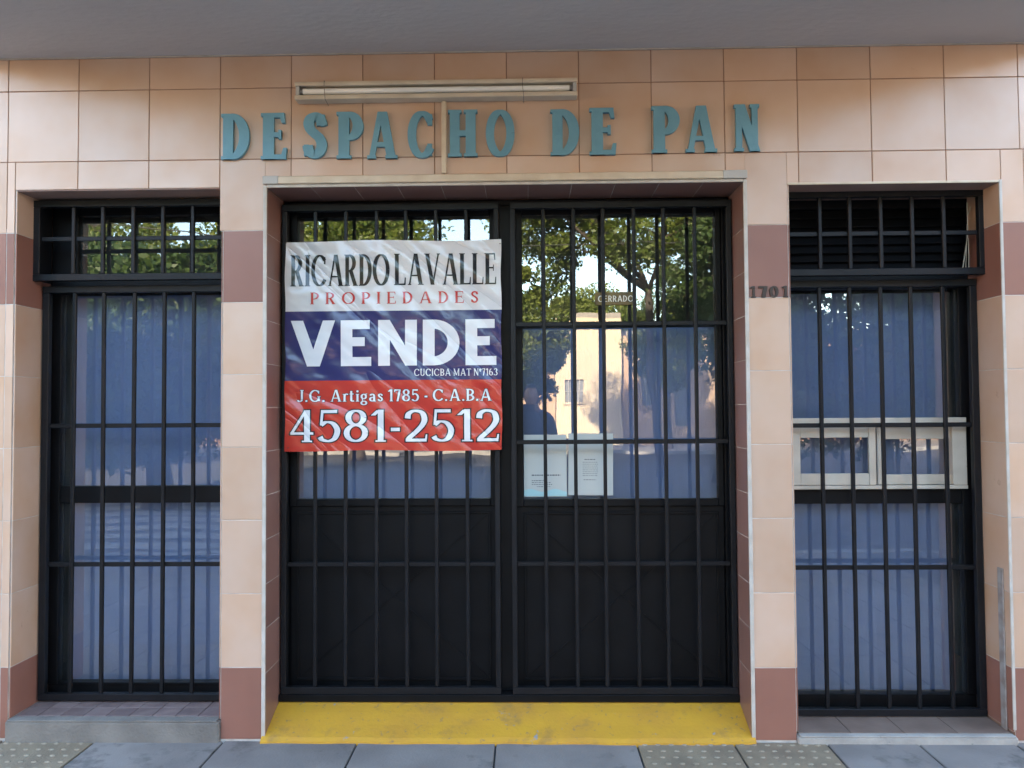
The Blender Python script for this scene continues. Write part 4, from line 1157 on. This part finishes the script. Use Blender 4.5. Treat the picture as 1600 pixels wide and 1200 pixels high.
# ------------------------------------------------------------------ across the street: what the glass mirrors, plus two added sky-blocking buildings
def house(name, label, base, x0, x1, yf, depth, h, m, openings, group='houses across the street'):
    e_ = empty(name, ((x0 + x1) / 2, yf, -0.02), label, 'house', group)
    b = MB()
    xs = sorted(set([x0, x1] + [a for o in openings for a in o[:2]]))
    for a, c in zip(xs, xs[1:]):                # wall with real openings
        op = [o for o in openings if o[0] <= a + 1e-6 and o[1] >= c - 1e-6]
        if not op: b.box(a, c, yf - 0.3, yf, -0.14, h)
        else:
            o = op[0]
            b.box(a, c, yf - 0.3, yf, o[3], h)
            if o[2] > 0: b.box(a, c, yf - 0.3, yf, -0.14, o[2])
    b.box(x0, x1, yf - depth, yf - depth + 0.3, -0.14, h)
    b.box(x0, x0 + 0.3, yf - depth + 0.301, yf - 0.301, -0.14, h); b.box(x1 - 0.3, x1, yf - depth + 0.301, yf - 0.301, -0.14, h)
    b.build('wall', m, e_)
    b = MB(); b.box(x0 + 0.01, x1 - 0.01, yf - depth + 0.01, yf - 0.01, h + 0.001, h + 0.2); b.build('roof', MT['roofgrey'], e_)
    b = MB(); b.box(x0 - 0.08, x1 + 0.08, yf + 0.001, yf + 0.14, h - 0.35, h - 0.15); b.build('cornice', m, e_)
    b = MB(); b.box(x0, x1, yf + 0.001, yf + 0.05, -0.14, 0.7); b.build('plinth', m, e_)
    for (a, c, z0, z1) in openings:
        wn = box('window' if z0 > 0.3 else 'door', a + 0.001, c - 0.001, yf - 0.2, yf - 0.15, z0 + 0.001, z1 - 0.001, MT['shutter'], e_, 0.004)
        if z0 > 0.3:
            box('sill', a - 0.08, c + 0.08, yf + 0.001, yf + 0.10, z0 - 0.1, z0 - 0.001, m, wn, 0.004)
            nb = int((c - a) / 0.14)
            for i in range(1, nb): box('bar', a + (c - a) * i / nb - 0.01, a + (c - a) * i / nb + 0.01, yf - 0.05, yf - 0.03, z0 + 0.001, z1 - 0.001, MT['white'], wn, 0)
            box('cross_bar', a, c, yf - 0.029, yf - 0.015, (z0 + z1) / 2 - 0.012, (z0 + z1) / 2 + 0.012, MT['white'], wn, 0)
        else:
            box('handle', c - 0.18, c - 0.14, yf - 0.149, yf - 0.1, 1.0, 1.16, MT['capmetal'], wn, 0.004)
    return e_


HD = 28.0
hx = lambda u: MIR(u, 600, HD)[0]
hz = lambda v: MIR(950, v, HD)[2]
sheet('far_pavement', [(-40, -23.5), (-40, -70), (40, -70), (40, -23.5)], -0.149, -0.02, MT['kerb'])
house('corner_house', 'sunlit cream house mirrored in the middle of the door glass', None, hx(868), hx(972), -HD, 9, hz(497), MT['housewall'], [(hx(882), hx(912), hz(630), hz(592))])
house('side_house', 'lower peach house mirrored right of the cream house', None, hx(972) + 0.02, hx(1130), -HD - 0.6, 9, hz(520), MT['housewall2'], [(hx(1005), hx(1026), hz(634), hz(590)), (hx(1060), hx(1082), -0.13, hz(585))])
house('long_house', 'long peach house mirrored behind the banner', None, hx(500), hx(868) - 0.02, -HD - 0.8, 9, hz(540), MT['housewall2'], [(hx(560), hx(585), hz(634), hz(590)), (hx(640), hx(665), hz(634), hz(590)), (hx(740), hx(765), hz(634), hz(590))])

house('left_sky_blocker', 'added tall brick building blocking low sky beyond the left street', None, -60, hx(60), -HD + 6, 12, 13, MT['housebrick'], [(-30, -28.6, 1.2, 2.8), (-26, -24.8, -0.13, 2.3)])  # unseen, added tall and dark to cut low sky light and bounce
house('right_sky_blocker', 'added tall brick building blocking low sky beyond the right street', None, hx(1540), 60, -HD + 6, 12, 13, MT['housebrick'], [(24, 25.4, 1.2, 2.8), (29, 30.2, -0.13, 2.3)])  # its unseen counterpart, added to keep low sky light off the front
house('left_row_house', 'low brick house at the left of the far street', None, hx(60) + 0.05, hx(500) - 0.05, -HD - 0.9, 9, 4.6, MT['housebrick'], [(hx(250), hx(280), 1.3, 2.7)])
house('right_row_house', 'low brick house at the right of the far street', None, hx(1130) + 0.02, hx(1540) - 0.05, -HD - 0.9, 9, 4.6, MT['housebrick'], [(hx(1250), hx(1280), 1.3, 2.7)])

for s_, c_, wh in ((-1, 'left', 'left'), (1, 'right', 'right')):        # the side streets running back from the corner
    d_ = Vector((s_ * 0.7071, 0.7071)); n_ = Vector((s_ * 0.7071, -0.7071))
    a_ = Vector((s_ * 2.6, 0)) + n_ * 12.5
    q_ = [a_ - d_ * 2, a_ + d_ * 82, a_ + d_ * 82 + n_ * 24, a_ - d_ * 2 + n_ * 24]
    if s_ > 0: q_.reverse()
    sheet('%s_side_pavement' % c_, [(p.x, p.y) for p in q_], -0.1485, -0.02, MT['kerb'])
    for k_, (hh, mm, lb) in enumerate(((4.4, 'housewall', 'low cream house'), (6.2, 'housewall2', 'taller peach house'), (4.0, 'housebrick', 'low brick house'), (7.0, 'housewall', 'tall cream house'), (7.6, 'housebrick', 'tall brick house'), (4.2, 'housewall2', 'low peach house'))):
        p_ = Vector((s_ * 2.6, 0)) + n_ * 15.5 + d_ * (6 + 12.2 * k_)
        e_ = house('street_house', '%s across the %s side street' % (lb, wh), None, -6, 6, 0, 8, hh, MT[mm], [(-4.4, -3.2, 1.0, 2.5), (-1.2, -0.2, -0.13, 2.2), (2.2, 3.4, 1.0, 2.5)])
        e_.location = (p_.x, p_.y, -0.02); e_.rotation_euler = (0, 0, s_ * R(45))
    p_ = Vector((s_ * 2.6, 0)) + n_ * 7 + d_ * 70                        # the block that closes the view down the street
    e_ = house('street_house', 'wide peach building closing the %s side street' % wh, None, -24, 24, 0, 10, 8.5, MT['housewall2'], [(-20 + 5 * i, -18.4 + 5 * i, 1.0 + 0.0 * i, 2.6) for i in range(8)])
    e_.location = (p_.x, p_.y, -0.02); e_.rotation_euler = (0, 0, s_ * R(135))


def tree(label, base, trunk_h, r_trunk, crown, blobs, n_leaf, leaf, mname, seed, lean=(0, 0), spread=0.40):
    """crown: centre offset from base and radii; blobs: number of leaf clumps"""
    r = np.random.default_rng(seed)
    e_ = empty('street_tree', base, label, 'tree', 'street trees mirrored in the glass')
    B = Vector(base); cc = B + Vector(crown[0]); rad = np.array(crown[1])
    cen = []
    while len(cen) < blobs:
        p = r.normal(size=3); p /= np.linalg.norm(p); p *= r.uniform(0.35, 1.0) ** 0.6
        if p[2] < -0.75: continue
        cen.append(np.array(cc) + p * rad)
    cen = np.array(cen)
    b = MB()
    top = B + Vector((lean[0], lean[1], trunk_h))
    mid = (B + top) / 2 + Vector((r.uniform(-.12, .12), r.uniform(-.12, .12), 0))
    b.tube([B + Vector((0, 0, -0.1)), B + Vector((0, 0, 0.25)), mid, top], [r_trunk * 1.5, r_trunk * 1.05, r_trunk * 0.9, r_trunk * 0.78], 9)
    for i in r.choice(blobs, min(9, blobs), replace=False):
        q = Vector(cen[i]); m1 = top + (q - top) * 0.5 + Vector((r.uniform(-.3, .3), r.uniform(-.3, .3), r.uniform(0, .4)))
        b.tube([top - Vector((0, 0, 0.15)), m1, q], [r_trunk * 0.55, r_trunk * 0.33, r_trunk * 0.10], 6)
        for j in range(2):
            k_ = Vector(cen[r.integers(blobs)])
            if (k_ - m1).length < max(rad): b.tube([m1, (m1 + k_) / 2 + Vector((0, 0, r.uniform(-.1, .3))), k_], [r_trunk * 0.28, r_trunk * 0.16, r_trunk * 0.05], 5)
    b.build('trunk', MT['bark'], e_, smooth=True)
    n_leaf = int(n_leaf * 2.0); leaf *= 0.70
    idx = r.integers(0, blobs, n_leaf)
    bs = r.uniform(0.5, 1.3, blobs)
    d = r.normal(size=(n_leaf, 3)); d /= np.linalg.norm(d, axis=1)[:, None]
    c = cen[idx] + d * (r.uniform(0, 1, n_leaf) ** 0.45 * spread * bs[idx] * rad.mean())[:, None] * np.array([1, 1, 0.75])
    t1 = r.normal(size=(n_leaf, 3)); t1 /= np.linalg.norm(t1, axis=1)[:, None]
    t2 = np.cross(t1, r.normal(size=(n_leaf, 3))); t2 /= np.linalg.norm(t2, axis=1)[:, None]
    L_ = leaf * r.uniform(0.7, 1.3, n_leaf)[:, None]
    v = np.stack([c - t1 * L_ * 0.6, c + t2 * L_ * 0.32, c + t1 * L_ * 0.6, c - t2 * L_ * 0.32], 1).reshape(-1, 3) - np.array(B)
    me = bpy.data.meshes.new('crown')
    me.vertices.add(n_leaf * 4); me.vertices.foreach_set('co', v.astype(np.float32).ravel())
    me.loops.add(n_leaf * 4); me.loops.foreach_set('vertex_index', np.arange(n_leaf * 4, dtype=np.int32))
    me.polygons.add(n_leaf); me.polygons.foreach_set('loop_start', np.arange(0, n_leaf * 4, 4, dtype=np.int32))
    me.update(calc_edges=True)
    at = me.attributes.new('tint', 'FLOAT', 'FACE')
    at.data.foreach_set('value', np.clip(r.uniform(0, 1, n_leaf) * 0.6 + r.uniform(0, 0.4, blobs)[idx], 0, 1).astype(np.float32))
    me.materials.append(MT[mname])
    o = link('crown', me, e_)
    o['kind'] = 'stuff'
    return e_


def tm(u, dist): return (MIR(u, 638, dist)[0], -dist, -0.02)


tree('tall street tree mirrored across the top of the door glass', tm(1034, 13.5), 4.3, 0.10, ((-1.0, 0, 6.4), (3.0, 2.2, 2.0)), 64, 20000, 0.13, 'leaf', 1, (-0.3, 0), 0.28)
tree('bushy young tree mirrored beside the door post', tm(836, 14), 1.6, 0.10, ((0.0, 0, 3.2), (0.75, 0.8, 1.9)), 26, 10000, 0.12, 'leaf', 2)
tree('round green tree mirrored right of the cream house', tm(1046, 25), 2.0, 0.13, ((0, 0, 4.2), (1.15, 1.2, 2.6)), 30, 11000, 0.16, 'leaf', 3)
tree('low dense tree mirrored in the left window', tm(250, 8.5), 1.3, 0.2, ((0, 0, 2.3), (2.3, 1.5, 1.75)), 60, 26000, 0.15, 'leaf_dark', 4, (0, 0), 0.45)
tree('broad sunlit tree mirrored in the transom of the left window', tm(270, 21), 3.0, 0.22, ((0, 0, 5.4), (4.2, 2.6, 2.6)), 50, 16000, 0.2, 'leaf', 14)
tree('leafy tree mirrored above the banner', tm(560, 20), 3.2, 0.2, ((0.3, 0, 5.8), (3.0, 2.4, 2.6)), 44, 14000, 0.20, 'leaf', 5)
tree('dark dense tree mirrored in the right transom', tm(1370, 9.5), 2.0, 0.26, ((0.6, 0, 3.3), (3.1, 2.0, 2.9)), 80, 36000, 0.17, 'leaf_dark', 6, (0, 0), 0.42)
tree('slim dark tree mirrored at the right edge of the door', tm(1128, 12.5), 2.4, 0.18, ((0.3, 0, 4.2), (1.2, 1.2, 2.2)), 24, 9000, 0.15, 'leaf_dark', 7)
tree('far olive tree rising behind the cream house', tm(910, 40), 4.0, 0.25, ((0, 0, 6.2), (3.2, 2.4, 2.0)), 30, 8000, 0.28, 'leaf', 8)
tree('far tree rising behind the long house', tm(700, 41), 4.0, 0.25, ((0, 0, 7.0), (3.6, 2.4, 2.6)), 30, 8000, 0.28, 'leaf', 9)
tree('dark leafy tree mirrored at the left of the left window', tm(60, 15), 2.2, 0.2, ((0, 0, 4.0), (2.2, 2.0, 2.6)), 40, 14000, 0.17, 'leaf_dark', 10)

cb = MB()
p0, p1 = MIR(100, 345, 12), MIR(1150, 372, 12)
cb.tube([p0.lerp(p1, t) + Vector((0, 0, -0.35 * math.sin(math.pi * t))) for t in np.linspace(-0.6, 1.6, 24)], 0.012, 6)
tag(cb.build('overhead_cable', MT['cable']), 'thin black overhead cable slung across the street', 'cable')

# ------------------------------------------------------------------ the photographer, dimly mirrored in the door glass
def skin_body(name, m, parent, verts, edges, radii, root=0, sub=2):
    me = bpy.data.meshes.new(name); me.from_pydata(verts, edges, []); me.materials.append(m)
    o = link(name, me, None)
    sk = o.modifiers.new('skin', 'SKIN'); sk.use_smooth_shade = True
    lay = me.skin_vertices[0].data if me.skin_vertices else None
    if lay is None:
        bm = bmesh.new(); bm.from_mesh(me); bm.verts.layers.skin.verify(); bm.to_mesh(me); bm.free(); lay = me.skin_vertices[0].data
    for i, r_ in enumerate(radii):
        lay[i].radius = (r_, r_) if not hasattr(r_, '__len__') else r_
        lay[i].use_root = i == root
    ss = o.modifiers.new('sub', 'SUBSURF'); ss.levels = sub; ss.render_levels = sub
    o.parent = parent; o.matrix_parent_inverse = parent_inv(parent)
    return o


MT['jacket'] = mat('dark_jacket', (0.025, 0.028, 0.04), 0.9)
MT['skin'] = mat('skin', (0.42, 0.24, 0.17), 0.55)
MT['hair'] = mat('dark_hair', (0.02, 0.015, 0.012), 0.7)
MT['phone'] = mat('black_phone', (0.015, 0.015, 0.017), 0.3)
px_, py_ = CAM[0] + 0.03, -3.93
man = empty('person', (px_, py_, -0.004), 'person in dark clothes holding up a phone, mirrored in the door glass', 'person')
V_, E_, R_ = [], [], []


def jt(x, y, z, r_, prev=None):
    V_.append((px_ + x, py_ + y, z)); R_.append(r_)
    if prev is not None: E_.append((prev, len(V_) - 1))
    return len(V_) - 1


pel = jt(0, 0, 0.95, (0.155, 0.12))
wa = jt(0, 0.005, 1.10, (0.145, 0.11), pel); ch_ = jt(0, 0.0, 1.28, (0.165, 0.12), wa); sh_ = jt(0, -0.01, 1.40, (0.12, 0.09), ch_)
nk = jt(0, 0.005, 1.475, 0.055, sh_); jt(0, 0.02, 1.53, 0.055, nk)
for s_ in (-1, 1):
    sp_ = jt(s_ * 0.185, -0.005, 1.385, 0.062, sh_); el = jt(s_ * 0.235, 0.13, 1.16, 0.048, sp_); wr_ = jt(s_ * 0.12, 0.355, 1.40, 0.032, el)
    jt(s_ * 0.098, 0.405, 1.445, 0.03, wr_)
    hp = jt(s_ * 0.095, 0, 0.88, 0.095, pel); kn = jt(s_ * 0.11, 0.02, 0.50, 0.062, hp); an = jt(s_ * 0.115, -0.02, 0.09, 0.045, kn); jt(s_ * 0.125, 0.13, 0.045, 0.04, an)
skin_body('body', MT['jacket'], man, V_, E_, R_)
hm = bmesh.new(); bmesh.ops.create_uvsphere(hm, u_segments=24, v_segments=16, radius=1.0)
for v in hm.verts:                              # head: egg shape with brow, nose and chin on the +y side
    x, y, z = v.co
    y2 = y * (0.098 + 0.012 * z) + (0.018 if (y > 0.75 and -0.35 < z < 0.15 and abs(x) < 0.3) else 0) + (0.008 if (z < -0.6 and y > 0.2) else 0)
    v.co = (px_ + x * (0.076 - 0.016 * max(0, -z)), py_ + 0.03 + y2, 1.60 + z * 0.118)
hme = bpy.data.meshes.new('head'); hm.to_mesh(hme); hm.free(); hme.materials.append(MT['skin']); hme.polygons.foreach_set('use_smooth', [True] * len(hme.polygons))
head = link('head', hme, None); head.parent = man; head.matrix_parent_inverse = parent_inv(man)
hm = bmesh.new(); bmesh.ops.create_uvsphere(hm, u_segments=20, v_segments=14, radius=1.0)
bmesh.ops.delete(hm, geom=[v for v in hm.verts if v.co.z < -0.35 or (v.co.y > 0.45 and v.co.z < 0.45)], context='VERTS')
for v in hm.verts: v.co = (px_ + v.co.x * 0.086, py_ + 0.024 + v.co.y * 0.110, 1.612 + v.co.z * 0.122)
hme = bpy.data.meshes.new('hair'); hm.to_mesh(hme); hm.free(); hme.materials.append(MT['hair']); hme.polygons.foreach_set('use_smooth', [True] * len(hme.polygons))
o = link('hair', hme, None); o.parent = man; o.matrix_parent_inverse = parent_inv(man)
for s_ in (-1, 1):
    hv, he, hr = [], [], []
    def hj(x, y, z, r_, prev=None):
        hv.append((CAM[0] + s_ * x, CAM[1] + y, CAM[2] + z)); hr.append(r_)
        if prev is not None: he.append((prev, len(hv) - 1))
        return len(hv) - 1
    w0 = hj(0.115, -0.055, -0.045, 0.026); w1 = hj(0.100, -0.040, -0.012, (0.030, 0.016), w0)
    for k_, (l_, zz_) in enumerate(((1.0, 0.030), (1.1, 0.012), (1.0, -0.006), (0.8, -0.022))):   # four fingers closing over the phone's back
        a = hj(0.098, -0.036, zz_, 0.009, w1); b = hj(0.092, -0.012, zz_ + 0.002, 0.0085, a); hj(0.092 - 0.030 * l_, -0.0035, zz_ + 0.004, 0.0075, b)
    t0 = hj(0.094, -0.046, 0.0, 0.011, w1); hj(0.062, -0.040, 0.010, 0.009, t0)
    skin_body('hand', MT['skin'], man, hv, he, hr, 0, 1)
for s_ in (-1, 1):
    b_ = MB(); b_.tube([(px_ + s_ * 0.115, py_ - 0.09, 0.03), (px_ + s_ * 0.12, py_ + 0.02, 0.05), (px_ + s_ * 0.13, py_ + 0.17, 0.03)], [0.036, 0.046, 0.034], 10); b_.build('shoe', MT['hair'], man, smooth=True)
b_ = MB(); b_.box(CAM[0] - 0.078, CAM[0] + 0.078, CAM[1] - 0.028, CAM[1] - 0.0195, CAM[2] - 0.036, CAM[2] + 0.038)
tag(b_.build('mobile_phone', MT['phone'], bevel=0.003), 'black mobile phone held up by the person in front of the shop', 'phone')
